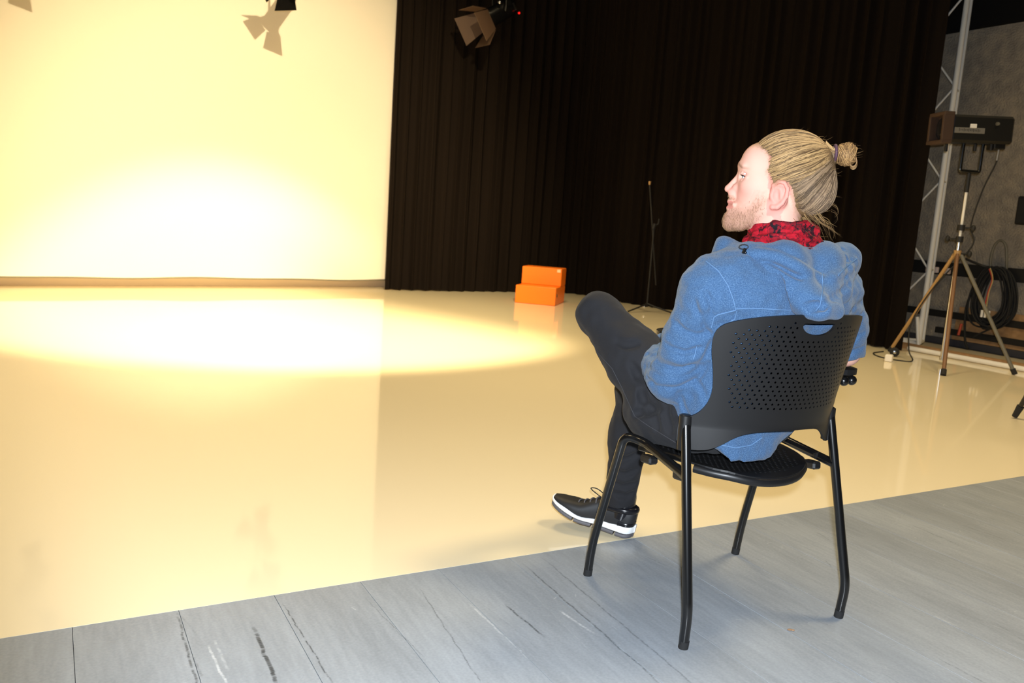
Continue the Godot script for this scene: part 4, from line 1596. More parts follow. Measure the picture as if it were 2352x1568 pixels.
	var soft := func(m: Vector2, poly: PackedVector2Array, r: float) -> float:
		var inside := 0.0
		for k in 8:
			if Geometry2D.is_point_in_polygon(m + Vector2(cos(k * 0.785), sin(k * 0.785)) * r * (1.0 if k % 2 else 0.5), poly):
				inside += 0.125
		return inside
	var paint := func(p: Vector3, n: Vector3) -> Color:
		var q := hq(p)
		var m := Vector2(q.x + 14.0 * mot.get_noise_3d(p.x, p.y, p.z), q.y + 14.0 * mot.get_noise_3d(p.y, p.z, p.x))
		var c := skin
		c = c.lerp(lin(205, 122, 112), 0.35 * exp(-pow(Vector2(q.x - 300, q.y - 690).length() / 70.0, 2)))
		c = c.lerp(lin(210, 132, 120), 0.4 * exp(-pow(Vector2(q.x - 430, q.y - 700).length() / 110.0, 2)))
		if absf(q.z) > 195.0 and q.x > 640.0 and q.x < 850.0:
			c = c.lerp(lin(214, 122, 114), 0.55)
		var az := absf(q.z)
		if az > 18.0 and az < 185.0 and q.x < 520.0:
			var by := q.y - (458.0 + 0.42 * maxf(0.0, az - 55.0))
			c = c.lerp(lin(120, 84, 58), 0.8 * exp(-pow(by / 11.0, 2)) * smoothstep(18.0, 40.0, az) * (1.0 - smoothstep(130.0, 185.0, az)))
		c = c.lerp(lin(176, 112, 98), 0.5 * exp(-pow((q.y - 560.0) / 16.0, 2)) * smoothstep(70.0, 100.0, az) * (1.0 - smoothstep(150.0, 180.0, az)) * (1.0 if q.x < 470.0 else 0.0))
		var lip := Vector2((q.x - 300.0) / 45.0, (q.y - 824.0) / 36.0)
		if lip.length() < 1.0 and absf(q.z) < 80.0 and q.x < 345.0:
			c = c.lerp(lin(188, 100, 94), 0.6)
		var g: float = soft.call(m, beard, 52.0)
		if g > 0.0:
			c = c.lerp(lin(128, 94, 70), g * (0.58 + 0.2 * fine.get_noise_3d(p.x, p.y, p.z)))
			if rng.randf() < 0.75 * g * g:
				roots.append([p, n])
		elif Geometry2D.is_point_in_polygon(m, stash):
			c = c.lerp(lin(150, 112, 84), 0.4)
			if rng.randf() < 0.22:
				roots.append([p, n])
		g = soft.call(m, hairline, 34.0)
		c = c.lerp(lin(128, 100, 70), g)
		return c
	f.into(b, paint)

	# hands: the left one in the lap, the right forearm and hand on the tablet
	hand(b, L(-0.10, 0.70, 0.20), L(0.0, 0.685, 0.30), L(0.1, 1.0, 0.15), -1.0, skin)
	f = Field.new(L(0.10, 0.66, 0.28), L(0.40, 0.80, -0.17), 0.006)
	f.path([L(0.312, 0.732, -0.09), L(0.25, 0.724, 0.08), L(0.185, 0.715, 0.22)], [0.045, 0.036, 0.026])
	f.into(b, func(_p, _n): return skin)
	hand(b, L(0.185, 0.713, 0.22), L(0.13, 0.704, 0.31), L(0.0, 1.0, 0.05), 1.0, skin)
	part("body", b, M.skin, t, "man's body with short beard and bare neck")

	# the beard's short hairs
	var bb := Buf.new()
	bb.colored = true
	for e in roots:
		var p: Vector3 = e[0]
		var n: Vector3 = e[1]
		var down := (-hU * 0.8 - hF * 0.35 + Vector3(rng.randf_range(-0.4, 0.4), rng.randf_range(-0.4, 0.4), rng.randf_range(-0.4, 0.4)))
		down = (down - n * down.dot(n)).normalized()
		var lng := rng.randf_range(0.003, 0.0062)
		var v := rng.randf()
		bb.tint = lin(92, 68, 48).lerp(lin(176, 140, 106), v)
		bb.tube(PackedVector3Array([p - n * 0.001, p + (n * 0.5 + down * 0.5) * lng * 0.6, p + (n * 0.45 + down) * lng]), PackedFloat32Array([0.00036, 0.0003, 0.0001]), 4, false)
	var bm := part("beard", bb, M.hair, t, "short blond beard")
	bm.set_meta("kind", "stuff")

	for s in [-1.0, 1.0]:
		var eb := Buf.new()
		eb.colored = true
		var c := hp(446, 572, 112 * s)
		var gaze := (hF + hU * 0.10 + hS * 0.42).normalized()
		var first := eb.v.size()
		eb.ball(c, Vector3.ONE * 41.0 * hu, Basis.looking_at(gaze, hU) * Basis(Vector3.RIGHT, -PI / 2), 24, 24)
		for k in range(first, eb.v.size()):
			var a := acos(clampf((eb.v[k] - c).normalized().dot(gaze), -1, 1))
			eb.c[k] = lin(12, 12, 14) if a < 0.22 else (lin(96, 130, 160) if a < 0.52 else lin(232, 226, 220))
		part("eye", eb, M.eye, t)
		var lash := Buf.new()
		lash.tube(curve([hp(402, 556, 78 * s), hp(392, 556, 112 * s), hp(412, 564, 148 * s), hp(458, 584, 172 * s)], 5), 0.0011, 6)
		part("eyelash", lash, M.dark, t)

func hand(b: Buf, wrist: Vector3, knuckles: Vector3, up: Vector3, side: float, skin: Color) -> void:
	var fwd := (knuckles - wrist).normalized()
	var across := fwd.cross(up).normalized() * -side
	up = across.cross(fwd).normalized()
	if up.y < 0.0:
		up = -up
	var mid := (wrist + knuckles) / 2.0 + fwd * 0.04
	var f := Field.new(mid - Vector3.ONE * 0.14, mid + Vector3.ONE * 0.14, 0.0035)
	var fan := [-0.033, -0.011, 0.011, 0.031]
	var lens := [0.062, 0.078, 0.085, 0.074]
	f.cone(wrist - fwd * 0.01, wrist + fwd * 0.02, 0.025, 0.024, 0.01)
	for k in 4:
		var kn: Vector3 = knuckles + across * fan[k]
		f.cone(wrist + fwd * 0.02 + across * fan[k] * 0.5, kn, 0.016, 0.0125, 0.012)
	for k in 4:
		var p: Vector3 = knuckles + across * fan[k]
		var d: Vector3 = (fwd + across * float(fan[k]) * 3.0).normalized()
		var r := 0.0092 if k else 0.008
		var bend := 0.0
		for seg in 3:
			bend += 0.28
			var q: Vector3 = p + (d * cos(bend) - up * sin(bend)) * float(lens[k]) * [0.46, 0.3, 0.24][seg]
			f.cone(p, q, r, r - 0.0007, 0.004)
			p = q
			r -= 0.0007
	var tp := wrist + fwd * 0.03 + across * 0.022
	f.cone(wrist + fwd * 0.012 + across * 0.01, tp + across * 0.018 + fwd * 0.018, 0.014, 0.012, 0.01)
	f.cone(tp + across * 0.018 + fwd * 0.018, tp + across * 0.03 + fwd * 0.048, 0.0105, 0.0095, 0.004)
	f.cone(tp + across * 0.03 + fwd * 0.048, tp + across * 0.028 + fwd * 0.072, 0.0095, 0.0082, 0.004)
	f.into(b, func(_p, _n): return skin)

# distance of a point, in head units, from the combed hair's surface
func hair_gap(q: Vector3) -> float:
	var p := (q - Vector3(822, 505, 0)) / Vector3(388, 332, 264)
	var r := (q - Vector3(995, 692, 0)) / Vector3(250, 240, 220)
	var a := (p.length() - 1.0) * 290.0
	var c := (r.length() - 1.0) * 235.0
	var h := maxf(90.0 - absf(a - c), 0.0) / 90.0
	return minf(a, c) - h * h * 22.0

func hair_push(q: Vector3, off: float) -> Vector3:
	for k in 5:
		var g := hair_gap(q)
		var e := Vector3(hair_gap(q + Vector3(3, 0, 0)) - g, hair_gap(q + Vector3(0, 3, 0)) - g, hair_gap(q + Vector3(0, 0, 3)) - g) / 3.0
		q -= e * (g - off) / maxf(e.length_squared(), 0.05)
	return q

func build_hair(t: Node3D) -> void:
	var hairline := PackedVector2Array(HAIRLINE)
	# a close cap of hair under the strands
	var f := Field.new(hp(850, 600) - Vector3.ONE * 0.16, hp(850, 600) + Vector3.ONE * 0.16, 0.004)
	hell(f, 822, 505, 0, 384, 328, 260, 10)
	hell(f, 995, 692, 0, 246, 236, 216, 90)
	var raw := Buf.new()
	f.into(raw)
	var cap := Buf.new()
	cap.colored = true
	var n1 := noise(18.0, 301, 3)
	var keep := PackedInt32Array()
	keep.resize(raw.v.size())
	cap.v = raw.v
	cap.n = raw.n
	cap.uv = raw.uv
	for k in raw.v.size():
		var q := hq(raw.v[k])
		keep[k] = 1 if Geometry2D.is_point_in_polygon(Vector2(q.x, q.y), hairline) else 0
		cap.c.append(lin(92, 72, 48).lerp(lin(128, 102, 72), 0.5 + 0.5 * noise_at(n1, q * 0.01)))
	for k in range(0, raw.i.size(), 3):
		if keep[raw.i[k]] + keep[raw.i[k + 1]] + keep[raw.i[k + 2]] == 3:
			cap.i.append_array([raw.i[k], raw.i[k + 1], raw.i[k + 2]])
	var hair := part("hair", cap, M.hair, t, "dark blond hair combed back")

	# strands from the hairline over the head to the bun
	var edge := [Vector3(468, 296, 0), Vector3(478, 300, 60), Vector3(520, 312, 120), Vector3(600, 345, 170), Vector3(652, 415, 205), Vector3(640, 490, 215), Vector3(645, 560, 222), Vector3(690, 640, 232), Vector3(735, 606, 246), Vector3(790, 602, 258), Vector3(850, 672, 262), Vector3(876, 765, 235), Vector3(910, 880, 190), Vector3(990, 925, 130), Vector3(1090, 930, 60), Vector3(1130, 932, 0)]
	var b := Buf.new()
	b.colored = true
	var wavy := noise(0.0035, 311, 2)
	for k in 2600:
		var a := rng.randf() * (edge.size() - 1.001)
		var side := 1.0 if rng.randf() < 0.62 else -1.0
		var e: Vector3 = edge[int(a)].lerp(edge[int(a) + 1], a - int(a))
		e.z *= side
		e += Vector3(rng.randf_range(-14, 22), rng.randf_range(-12, 12), rng.randf_range(-8, 8))
		var low := clampf((a - 8.0) / 6.0, 0.0, 1.0)
		var goal := Vector3(1188, 362, 0) + Vector3(rng.randf_range(-16, 12), rng.randf_range(-34, 42), rng.randf_range(-38, 38))
		var start := rng.randf() * rng.randf() * 0.75
		var lift := rng.randf_range(-4.0, 5.0) + (7.0 if rng.randf() < 0.06 else 0.0)
		var wave := rng.randf_range(-1.0, 1.0)
		var mid := e.lerp(goal, 0.5) + Vector3(70, 120, 40 * side) * low + Vector3(0, 14.0 * wave, 0)
		if e.y > 560.0 and a < 10.0:
			mid += Vector3(10, 30, 0)
		var pts := PackedVector3Array()
		var rad := PackedFloat32Array()
		var r0 := rng.randf_range(0.0005, 0.0014)
		for s in 15:
			var u := lerpf(start, 1.0, s / 14.0)
			var q := e.lerp(mid, u).lerp(mid.lerp(goal, u), u)
			q.y += (10.0 + 34.0 * low) * wavy.get_noise_3d(q.x, q.y + 300.0 * side, q.z) + 4.0 * sin(u * 9.0 + wave * 4.0) * low
			q.x += 30.0 * low * wavy.get_noise_3d(q.y, q.z, q.x + 90.0)
			if u < 0.93:
				q = hair_push(q, lift * sin(PI * clampf(u * 1.1 + 0.05, 0, 1)) + 1.0)
			pts.append(hp(q.x, q.y, q.z))
			rad.append(r0 * (0.35 + 0.65 * sin(PI * clampf(s / 14.0 * 0.9 + 0.08, 0, 1))))
		var v := rng.randf()
		v = v * v * (3.0 - 2.0 * v)
		b.tint = lin(72, 53, 35).lerp(lin(178, 144, 98), v) if e.y < 640.0 else lin(68, 53, 40).lerp(lin(150, 124, 96), v)
		b.tube(pts, rad, 5, false)
	var strands := part("hair_strand", b, M.hair, hair, "combed-back blond strands")
	strands.set_meta("kind", "stuff")

	# the bun: coiled locks round a core, and the tie at its root
	b = Buf.new()
	b.colored = true
	b.tint = lin(104, 78, 50)
	b.ball(hp(1312, 385, 0), Vector3(84, 100, 92) * hu, Basis(hF, hU, hS), 14, 18)
	for k in 150:
		var ax := (hF + hU * rng.randf_range(-0.7, 0.7) + hS * rng.randf_range(-0.6, 0.6)).normalized()
		var e1 := ax.cross(hU).normalized()
		var e2 := ax.cross(e1)
		var rr := rng.randf_range(84, 104) * hu
		var shift := rng.randf_range(-42, 42) * hu
		rr *= sqrt(maxf(0.2, 1.0 - pow(shift / hu / 100.0, 2)))
		var a0 := rng.randf() * TAU
		var arc := rng.randf_range(2.2, 4.4)
		var pts := PackedVector3Array()
		var rad := PackedFloat32Array()
		var r0 := rng.randf_range(0.0006, 0.0016)
		for s in 13:
			var a := a0 + arc * s / 12.0
			pts.append(hp(1312, 385, 0) + ax * shift * (1.0 + 0.2 * sin(a * 2.0)) + (e1 * cos(a) + e2 * sin(a)) * rr)
			rad.append(r0 * (0.3 + 0.7 * sin(PI * s / 12.0)))
		b.tint = lin(84, 60, 38).lerp(lin(186, 146, 96), rng.randf())
		b.tube(pts, rad, 5, false)
	# a lock that sticks out behind, and the gathered hair before the tie
	for k in 9:
		var pts := []
		for a in 11:
			var w := TAU * (0.05 + 0.9 * a / 10.0)
			pts.append(hp(1372 - 30.0 * cos(w) + k, 448 + (40.0 + k) * sin(w) + 2 * k, 26 - 6 * k))
		b.tint = lin(120, 90, 58).lerp(lin(186, 150, 104), rng.randf())
		b.tube(curve(pts, 3), 0.0015, 5, false)
	for k in 60:
		var z := rng.randf_range(-60, 60)
		var y := rng.randf_range(-60, 60)
		b.tint = lin(112, 84, 52).lerp(lin(196, 160, 110), rng.randf())
		b.tube(curve([hp(1130, 330 + y, z * 1.2), hp(1190, 366 + y * 0.7, z * 0.7), hp(1240, 380 + y * 0.75, z * 0.8), hp(1290, 385 + y * 1.2, z * 1.2)], 4), 0.0016, 5, false)
	var bun := part("hair_bun", b, M.hair, t, "small blond bun at the back of the head")
	b = Buf.new()
	var ring := []
	for k in 13:
		var a := TAU * k / 12.0
		ring.append(hp(1214 + 8 * sin(a), 372 + 66 * cos(a), 64 * sin(a)))
	b.tube(curve(ring, 3), 0.0038, 8, false)
	part("hair_tie", b, mat(Color8(74, 46, 62), 0.7), bun, "dark hair tie")

	# loose hairs: fuzz on the crown, at the nape and down the collar
	b = Buf.new()
	b.colored = true
	for k in 240:
		if k >= 85 and k < 150:
			continue
		var p: Vector3
		var pts := []
		if k < 150:
			p = Vector3(rng.randf_range(870, 1120), rng.randf_range(860, 935), rng.randf_range(-90, 170))
			var drift := rng.randf_range(0.6, 1.25)
			pts = [p, p + Vector3(50, 60, 5) * drift, p + Vector3(rng.randf_range(90, 160), rng.randf_range(90, 140), 10) * drift]
			if k < 34:
				pts.append(p + Vector3(rng.randf_range(150, 240), rng.randf_range(170, 300), rng.randf_range(0, 60)))
		elif k < 205:
			p = hair_push(Vector3(rng.randf_range(700, 1250), rng.randf_range(150, 900), rng.randf_range(-60, 200)), 3.0)
			var o := Vector3(rng.randf_range(20, 80), rng.randf_range(-40, 20), rng.randf_range(-20, 20))
			pts = [p, p + o * 0.6 + (p - Vector3(830, 500, 0)).normalized() * 6.0, p + o + (p - Vector3(830, 500, 0)).normalized() * rng.randf_range(2, 16)]
		elif k < 212:
			p = Vector3(1215, rng.randf_range(800, 900), rng.randf_range(-40, 60))
			pts = [p, p + Vector3(40, rng.randf_range(10, 30), 4), p + Vector3(60, 70, 6), p + Vector3(30, 110, 8)]
		else:
			p = Vector3(1312, 385, 0) + Vector3(rng.randf_range(-1, 1), rng.randf_range(-1, 0.6), rng.randf_range(-1, 1)).normalized() * 92.0
			var o := (p - Vector3(1312, 385, 0)).normalized()
			pts = [p, p + o * 16.0 + Vector3(10, -6, 0), p + o * 22.0 + Vector3(32, rng.randf_range(-24, 14), 0)]
		var c := []
		for q in pts:
			c.append(hp(q.x, q.y, q.z))
		b.tint = lin(92, 68, 42).lerp(lin(176, 140, 92), rng.randf())
		var line := curve(c, 5)
		var rad := PackedFloat32Array()
		var r0 := rng.randf_range(0.0003, 0.0006) if k < 150 else rng.randf_range(0.00018, 0.0003)
		for q in line.size():
			rad.append(r0 * (1.0 - 0.9 * q / (line.size() - 1.0)))
		b.tube(line, rad, 4, false)
	var loose := part("loose_hair", b, M.hair, hair, "stray blond hairs at the nape")
	loose.set_meta("kind", "stuff")

func build_hoodie(t: Node3D) -> void:
	var f := Field.new(L(-0.40, 0.435, 0.34), L(0.43, 1.10, -0.34), 0.006)
	f.cone(L(-0.085, 0.60, -0.055), L(-0.085, 0.86, -0.115), 0.115, 0.125, 0.03)
	f.cone(L(0.06, 0.60, -0.06), L(0.095, 0.86, -0.115), 0.115, 0.125, 0.08)
	f.ell(L(0.0, 0.90, -0.135), Vector3(0.19, 0.09, 0.10), Basis.IDENTITY, 0.06)
	f.cone(L(-0.085, 0.60, -0.055), L(-0.095, 0.49, -0.045), 0.115, 0.125, 0.03)
	f.cone(L(0.04, 0.60, -0.06), L(-0.035, 0.50, -0.075), 0.115, 0.104, 0.03)
	f.cone(L(-0.185, 0.905, -0.115), L(0.20, 0.905, -0.115), 0.075, 0.072, 0.07)
	f.cone(L(-0.14, 0.93, -0.11), L(-0.03, 0.958, -0.12), 0.06, 0.06, 0.06)
	f.cone(L(0.15, 0.93, -0.11), L(0.03, 0.958, -0.12), 0.06, 0.06, 0.06)
	# sleeves
	f.path([L(-0.205, 0.892, -0.11), L(-0.212, 0.765, -0.06), L(-0.216, 0.648, -0.005)], [0.078, 0.065, 0.058], 0.035)
	f.path([L(-0.216, 0.644, 0.0), L(-0.17, 0.655, 0.11), L(-0.10, 0.69, 0.205)], [0.062, 0.054, 0.042], 0.02)
	f.path([L(0.215, 0.892, -0.11), L(0.278, 0.80, -0.10), L(0.308, 0.742, -0.09)], [0.078, 0.066, 0.055], 0.035)
	f.path([L(0.308, 0.742, -0.09), L(0.29, 0.738, -0.03)], [0.056, 0.046], 0.02)
	f.cut(L(0.32, 0.716, -0.05), L(0.1, -1.0, 0.0) , L(0.22, 0.60, 0.1), L(0.43, 0.76, -0.2))
	# the hem lies on the seat
	f.cut(L(0, 0.463, -0.16), L(0, -1, 0.5))
	f.cut(L(0.05, 0.48, 0), L(0.8, -1, 0), L(-0.05, 0.40, 0.3), L(0.3, 0.60, -0.34))
	f.cut(L(-0.13, 0.465, 0), L(-0.75, -1, 0), L(-0.4, 0.40, 0.3), L(0.3, 0.66, -0.34))
	f.ripple(noise(9.0, 401, 2), 0.007, Vector3(1.0, 1.3, 1.0))
	f.ripple(noise(26.0, 402, 2), 0.003)

	# creases of the left sleeve, the armpit and the waist
	for e in [
		[[1486, 812], [1515, 838], [1555, 850], [1590, 838]], [[1484, 838], [1515, 862], [1560, 868], [1600, 846]], [[1484, 866], [1510, 884], [1560, 884], [1606, 862], [1625, 835]],
		[[1508, 775], [1540, 800], [1575, 812], [1610, 800]], [[1545, 735], [1570, 760], [1600, 772], [1628, 765]],
		[[1622, 672], [1630, 708], [1624, 742], [1628, 765]], [[1598, 690], [1612, 725], [1622, 755]], [[1640, 780], [1625, 815], [1600, 850]], [[1588, 858], [1605, 885], [1618, 905]], [[1560, 905], [1568, 935], [1580, 960]],
		[[1985, 720], [1968, 735], [1958, 760]], [[1990, 690], [1970, 700], [1955, 720]], [[1985, 765], [1965, 772], [1950, 790]], [[1980, 800], [1962, 806], [1945, 815]]]:
		var px := []
		for q in e:
			px.append(Vector2(q[0], q[1]))
		stroke(f, px, 0.0065, 0.0055, 0.008, -1)
	for e in [[[1486, 825], [1515, 850], [1558, 859], [1596, 842]], [[1484, 852], [1513, 873], [1560, 876], [1603, 855]], [[1500, 795], [1530, 820], [1570, 832], [1600, 820]], [[1610, 690], [1620, 720], [1628, 750]]]:
		var px := []
		for q in e:
			px.append(Vector2(q[0], q[1]))
		stroke(f, px, 0.010, 0.002, 0.012, 1)
	var b := Buf.new()
	f.into(b)
	var body := part("hooded_fleece", b, M.fleece, t, "heathered blue fleece jacket")

	# raised seams
	for e in [
		[[1622, 600], [1650, 622], [1672, 655], [1685, 690], [1690, 712]], [[1690, 709], [1740, 708], [1790, 711], [1850, 714]], [[1690, 712], [1650, 722], [1640, 728], [1634, 752]], [[1692, 714], [1688, 732], [1662, 748]],
		[[1600, 795], [1597, 812], [1592, 825]], [[1500, 742], [1525, 770]], [[1975, 690], [1990, 700]]]:
		seam_line(body, f, e, M.seam, 0.0018)
	seam_line(body, f, [[1650, 1020], [1690, 1028], [1725, 1022], [1750, 1005]], M.seam, 0.0018)

	# the hood: a roll round the neck and a pouch that falls over the chair back
	var h := Field.new(L(-0.24, 0.78, 0.14), L(0.34, 1.10, -0.39), 0.005)
	var roll := [at(1664, 572, -0.045), at(1690, 586, -0.09), at(1738, 594, -0.16), at(1812, 598, -0.20), at(1890, 593, -0.19), at(1936, 590, -0.13), L(0.20, 0.975, -0.07), L(0.12, 0.965, -0.015), L(0.02, 0.96, 0.0), at(1662, 590, -0.03), at(1664, 572, -0.045)]
	h.path(roll, [0.02, 0.026, 0.028, 0.03, 0.03, 0.030, 0.03, 0.028, 0.026, 0.024, 0.02], 0.03)
	h.path([at(1656, 554, -0.035), at(1668, 566, -0.055), at(1700, 584, -0.09)], [0.009, 0.016, 0.022], 0.02)
	h.cone(at(1720, 590, -0.15), at(1800, 664, -0.225), 0.034, 0.030, 0.03)
	h.cone(at(1800, 600, -0.19), at(1850, 690, -0.262), 0.046, 0.040, 0.04)
	h.cone(at(1890, 606, -0.185), at(1896, 690, -0.262), 0.050, 0.038, 0.04)
	h.cone(at(1930, 606, -0.14), at(1925, 672, -0.215), 0.040, 0.034, 0.05)
	h.cone(at(1852, 690, -0.275), at(1880, 712, -0.305), 0.028, 0.024, 0.025)
	h.cone(at(1885, 708, -0.305), at(1918, 716, -0.30), 0.027, 0.022, 0.02)
	h.ripple(noise(14.0, 411, 2), 0.0035)
	for e in [
		[[1716, 596], [1760, 630], [1790, 668], [1812, 712]], [[1770, 618], [1792, 650], [1806, 690]], [[1968, 640], [1932, 672], [1890, 702], [1860, 712]],
		[[1740, 590], [1790, 606], [1840, 636]], [[1935, 570], [1950, 600], [1940, 640]], [[1852, 702], [1876, 700], [1890, 708]], [[1956, 600], [1972, 625]]]:
		var px := []
		for q in e:
			px.append(Vector2(q[0], q[1]))
		stroke(h, px, 0.007, 0.0075, 0.010, -1)
	for e in [[[1905, 640], [1935, 625], [1968, 600]], [[1730, 584], [1790, 592], [1850, 618], [1888, 640]], [[1760, 618], [1784, 650]]]:
		var px := []
		for q in e:
			px.append(Vector2(q[0], q[1]))
		stroke(h, px, 0.010, 0.004, 0.012, 1)
	b = Buf.new()
	h.into(b)
	var hood := part("hood", b, M.fleece, t, "blue hood folded down over the shoulders")
	for e in [[[1888, 628], [1890, 660], [1884, 700], [1874, 714]], [[1968, 594], [1945, 612], [1925, 632]], [[1926, 690], [1942, 704], [1944, 726]]]:
		seam_line(hood, h, e, M.seam, 0.0018)
	# the draw-cord and its toggle
	var hit = h.meet(eye_l, sight(1710, 574))
	if hit == null:
		hit = at(1710, 574, -0.13)
	var n := h.slope(hit)
	var px_r := to_l * cam_basis.x
	var px_u := to_l * cam_basis.y
	var mm := 1.14 / 1000.0
	b = Buf.new()
	var loop := []
	for k in 11:
		var a := TAU * k / 10.0
		loop.append(hit + n * 0.005 + px_r * mm * 10.0 * cos(a) + px_u * mm * (5.0 * sin(a) + 5.0))
	b.tube(curve(loop, 3), 0.0013, 6, false)
	part("draw_cord", b, M.dark, hood, "thin black draw cord loop")
	b = Buf.new()
	b.tube(PackedVector3Array([hit + n * 0.007 + px_r * mm * 4.0, hit + n * 0.008 - px_u * mm * 10.0 - px_r * mm * 1.0]), PackedFloat32Array([0.0045, 0.0035]), 8)
	b.ball(hit + n * 0.009 - px_u * mm * 9.0 + px_r * mm * 5.0, Vector3.ONE * 0.0035)
	part("cord_toggle", b, M.black_metal, hood, "small black cord toggle")

func build_scarf(t: Node3D) -> void:
	var c := hp(800, 1122, 0)
	var f := Field.new(c - Vector3(0.17, 0.10, 0.17), c + Vector3(0.17, 0.09, 0.17), 0.0045)
	for e in [[0.060, 0.022, 0.016, 0.0], [0.070, 0.024, -0.010, 0.7], [0.076, 0.026, -0.040, 1.9], [0.064, 0.022, 0.004, 2.6]]:
		var ring := []
		for k in 25:
			var a := TAU * k / 24.0
			var r: float = e[0] * (1.0 + 0.05 * sin(a * 2.0 + e[3]))
			ring.append(c + Vector3(r * cos(a), e[2] + 0.006 * sin(a + e[3]), r * sin(a)))
		f.path(ring, e[1], 0.010)
	f.ripple(noise(22.0, 421, 2), 0.007, Vector3(1, 2.6, 1))
	for k in 7:
		var y := 520.0 + 7.0 * k
		stroke(f, [Vector2(1715, y + 12), Vector2(1760, y + rng.randf_range(-6, 8)), Vector2(1820, y + rng.randf_range(-4, 8)), Vector2(1890, y + rng.randf_range(0, 14))], 0.006, 0.0045, 0.006, -1)
	var b := Buf.new()
	f.into(b)
	part("scarf", b, M.scarf, t, "red scarf with a black print")

func build_trousers(t: Node3D) -> void:
	var f := Field.new(L(-0.36, 0.06, 0.55), L(0.24, 0.86, -0.20), 0.007)
	f.ell(L(0, 0.545, -0.03), Vector3(0.175, 0.10, 0.135), Basis.IDENTITY, 0.02)
	f.path([L(-0.10, 0.545, -0.02), L(-0.135, 0.562, 0.12), L(-0.186, 0.66, 0.225), L(-0.24, 0.775, 0.352)], [0.105, 0.104, 0.086, 0.063], 0.03)
	f.ell(L(-0.145, 0.505, 0.06), Vector3(0.09, 0.062, 0.17), Basis.IDENTITY, 0.04)
	f.ell(L(-0.155, 0.518, 0.12), Vector3(0.078, 0.070, 0.11), Basis.IDENTITY, 0.05)
	f.path([L(-0.240, 0.772, 0.358), L(-0.12, 0.705, 0.42), L(0.04, 0.615, 0.45)], [0.063, 0.055, 0.042], 0.025)
	f.path([L(0.09, 0.54, 0.0), L(0.02, 0.53, 0.22), L(-0.03, 0.515, 0.41)], [0.095, 0.08, 0.068], 0.03)
	f.path([L(-0.03, 0.512, 0.415), L(-0.03, 0.36, 0.442), L(-0.020, 0.125, 0.470)], [0.068, 0.062, 0.050], 0.025)
	f.cut(L(0, 0.449, 0), L(0, -1, 0), L(-0.4, 0.3, 0.24), L(0.3, 0.6, -0.3))
	f.cut(L(0, 0.118, 0.46), L(0.1, -1, 0.1), L(-0.2, 0.0, 0.6), L(0.2, 0.2, 0.3))
	f.ripple(noise(12.0, 431, 2), 0.006)
	for e in [
		[[1462, 862], [1478, 890], [1474, 920], [1462, 950]], [[1478, 858], [1492, 888], [1496, 915]], [[1450, 836], [1466, 862], [1478, 870]], [[1505, 915], [1500, 945], [1510, 985]], [[1530, 915], [1528, 950], [1540, 990]], [[1462, 950], [1490, 945], [1515, 935]],
		[[1418, 785], [1440, 792], [1462, 790]], [[1412, 1082], [1435, 1092], [1462, 1080]], [[1408, 1108], [1430, 1120], [1458, 1112]], [[1412, 1135], [1440, 1142], [1456, 1132]], [[1425, 1060], [1450, 1052], [1468, 1040]], [[1470, 900], [1485, 930], [1500, 940]]]:
		var px := []
		for q in e:
			px.append(Vector2(q[0], q[1]))
		stroke(f, px, 0.009, 0.008, 0.012, -1)
	var b := Buf.new()
	f.into(b)
	var tr := part("trousers", b, M.trouser, t, "charcoal black trousers")
	seam_line(tr, f, [[1340, 752], [1359, 794], [1406, 846], [1430, 893], [1458, 956], [1493, 980], [1552, 1016]], mat(Color8(50, 50, 54), 0.9), 0.0012)

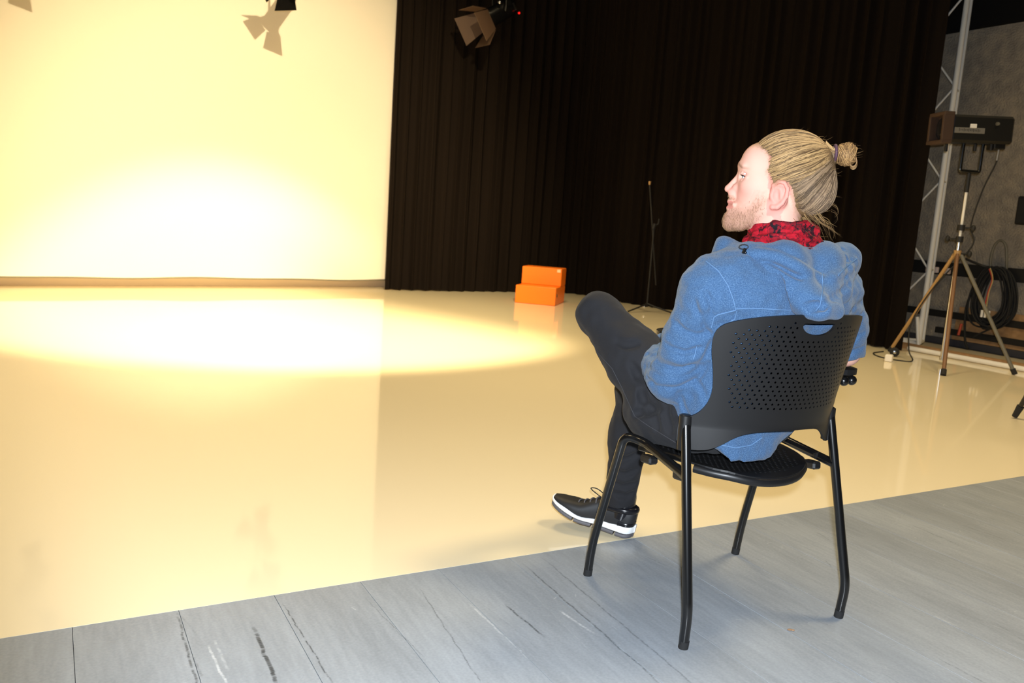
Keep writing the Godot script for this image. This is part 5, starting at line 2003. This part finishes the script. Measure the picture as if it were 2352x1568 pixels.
# one trainer: x runs from heel to toe, y up
func shoe(t: Node3D, place: Transform3D) -> void:
	var spring := func(x: float) -> float: return 0.30 * pow(maxf(0.0, x - 0.17), 1.6) * 2.4 + 6.0 * pow(maxf(0.0, 0.035 - x), 2)
	var width := func(x: float) -> float:
		var u := x / 0.30
		return (0.034 + 0.015 * smoothstep(0.25, 0.72, u) - 0.004 * exp(-pow((u - 0.42) * 7.0, 2))) * sqrt(maxf(0.0, 1.0 - pow(maxf(0.0, (u - 0.70) / 0.30), 2.2))) * sqrt(clampf(1.0 - pow(maxf(0.0, (0.12 - u) / 0.12), 2.4), 0.02, 1.0))
	var loft := func(b: Buf, x0: float, x1: float, wide: float, low: Callable, high: Callable, dome: float) -> void:
		var st := 30
		var ring := 18
		var pts := []
		for s in st + 1:
			var x := lerpf(x0, x1, (1.0 - cos(PI * s / st)) / 2.0)
			var w: float = width.call(x) + wide
			var y0: float = low.call(x)
			var y1: float = high.call(x)
			for k in ring + 1:
				var a := TAU * k / ring
				var cx := signf(cos(a)) * pow(absf(cos(a)), 0.45)
				var cy := signf(sin(a)) * pow(absf(sin(a)), dome if sin(a) > 0.0 else 0.35)
				var lean := 1.0 - (0.22 if dome > 0.5 else 0.0) * maxf(0.0, sin(a))
				pts.append(place * Vector3(x, (y0 + y1) / 2.0 + cy * (y1 - y0) / 2.0, cx * w * lean))
		b.sheet(pts, ring + 1, true)
		for e in [0, st]:
			var mid := Vector3.ZERO
			for k in ring:
				mid += pts[e * (ring + 1) + k] / ring
			for k in ring:
				b.face([mid, pts[e * (ring + 1) + k], pts[e * (ring + 1) + k + 1]], place * Vector3(0.14, 0.04, 0))
	var top := func(x: float) -> float:
		var u := x / 0.30
		return 0.034 + 0.075 * (1.0 - smoothstep(0.30, 0.92, u)) - 0.006 * (1.0 - smoothstep(0.0, 0.12, u)) + 0.012 * smoothstep(0.62, 0.78, u) * (1.0 - smoothstep(0.86, 1.0, u)) + spring.call(x) * 0.9
	var b := Buf.new()
	loft.call(b, 0.002, 0.292, 0.0, func(x): return 0.02 + spring.call(x), top, 0.75)
	var up := part("shoe", b, M.shoe_upper, t, "black running shoe with a white midsole")
	b = Buf.new()
	loft.call(b, -0.004, 0.298, 0.004, func(x): return 0.014 + spring.call(x), func(x): return 0.030 + spring.call(x) + 0.013 * (1.0 - smoothstep(0.05, 0.16, x)) + 0.003 * sin(x * 60.0), 0.4)
	part("midsole", b, M.midsole, up, "white wavy midsole")
	for e in [[-0.002, 0.055], [0.062, 0.135], [0.142, 0.200], [0.207, 0.294]]:
		b = Buf.new()
		loft.call(b, e[0], e[1], 0.0025, func(x): return 0.0 + spring.call(x), func(x): return 0.0145 + spring.call(x), 0.35)
		part("outsole", b, M.outsole, up)
	b = Buf.new()
	loft.call(b, 0.0, 0.055, 0.0028, func(x): return 0.034 + spring.call(x), func(x): return 0.062, 0.6)
	part("heel_counter", b, M.shoe_shiny, up, "glossy black heel")
	b = Buf.new()
	b.tube(curve([place * Vector3(0.10, 0.088, 0.030), place * Vector3(0.045, 0.094, 0.031), place * Vector3(0.014, 0.098, 0.014), place * Vector3(0.014, 0.098, -0.014), place * Vector3(0.045, 0.094, -0.031), place * Vector3(0.10, 0.088, -0.030)], 6), 0.012, 10)
	part("ankle_collar", b, M.shoe_shiny, up, "glossy padded collar")
	b = Buf.new()
	b.tube(curve([place * Vector3(0.055, 0.06, 0.0), place * Vector3(0.052, 0.10, 0.0), place * Vector3(0.058, 0.135, 0.0), place * Vector3(0.068, 0.160, 0.0)], 4), 0.037, 18)
	part("sock", b, M.shoe_shiny, up, "black sock cuff")
	for k in 6:
		b = Buf.new()
		var x := 0.105 + 0.019 * k
		var y: float = top.call(x) + 0.002
		b.tube(curve([place * Vector3(x - 0.004, y - 0.012, 0.026), place * Vector3(x, y, 0.012), place * Vector3(x + 0.004, y, -0.012), place * Vector3(x, y - 0.012, -0.026)], 4), 0.0026, 6)
		part("lace", b, M.outsole, up)
	b = Buf.new()
	b.tube(curve([place * Vector3(0.10, 0.093, 0.0), place * Vector3(0.125, 0.108, 0.012), place * Vector3(0.16, 0.118, 0.02), place * Vector3(0.182, 0.112, 0.022), place * Vector3(0.165, 0.103, 0.02), place * Vector3(0.125, 0.095, 0.008)], 5), 0.0018, 6)
	part("lace_loop", b, M.rubber, up, "loose black lace loop")

func build_shoes(t: Node3D) -> void:
	# right shoe: heel on the floor, toe raised
	var d := (to_l * Vector3(-0.93, 0.0, -0.36)).normalized()
	var fwd := (d * cos(0.155) + Vector3.UP * sin(0.155)).normalized()
	var side := fwd.cross(Vector3.UP).normalized()
	var up := side.cross(fwd).normalized()
	var heel := at(1452, 1232, 0.435)
	shoe(t, Transform3D(Basis(fwd, up, side), Vector3(heel.x, 0.001, heel.z)))
	# left shoe, hidden behind the raised knee and the tablet
	fwd = L(0.45, -0.35, 0.82).normalized()
	var shin := (L(-0.24, 0.772, 0.358) - L(0.04, 0.615, 0.45)).normalized()
	side = fwd.cross(shin).normalized()
	up = side.cross(fwd).normalized()
	shoe(t, Transform3D(Basis(fwd, up, side), L(0.04, 0.615, 0.45) - fwd * 0.06 - up * 0.085))
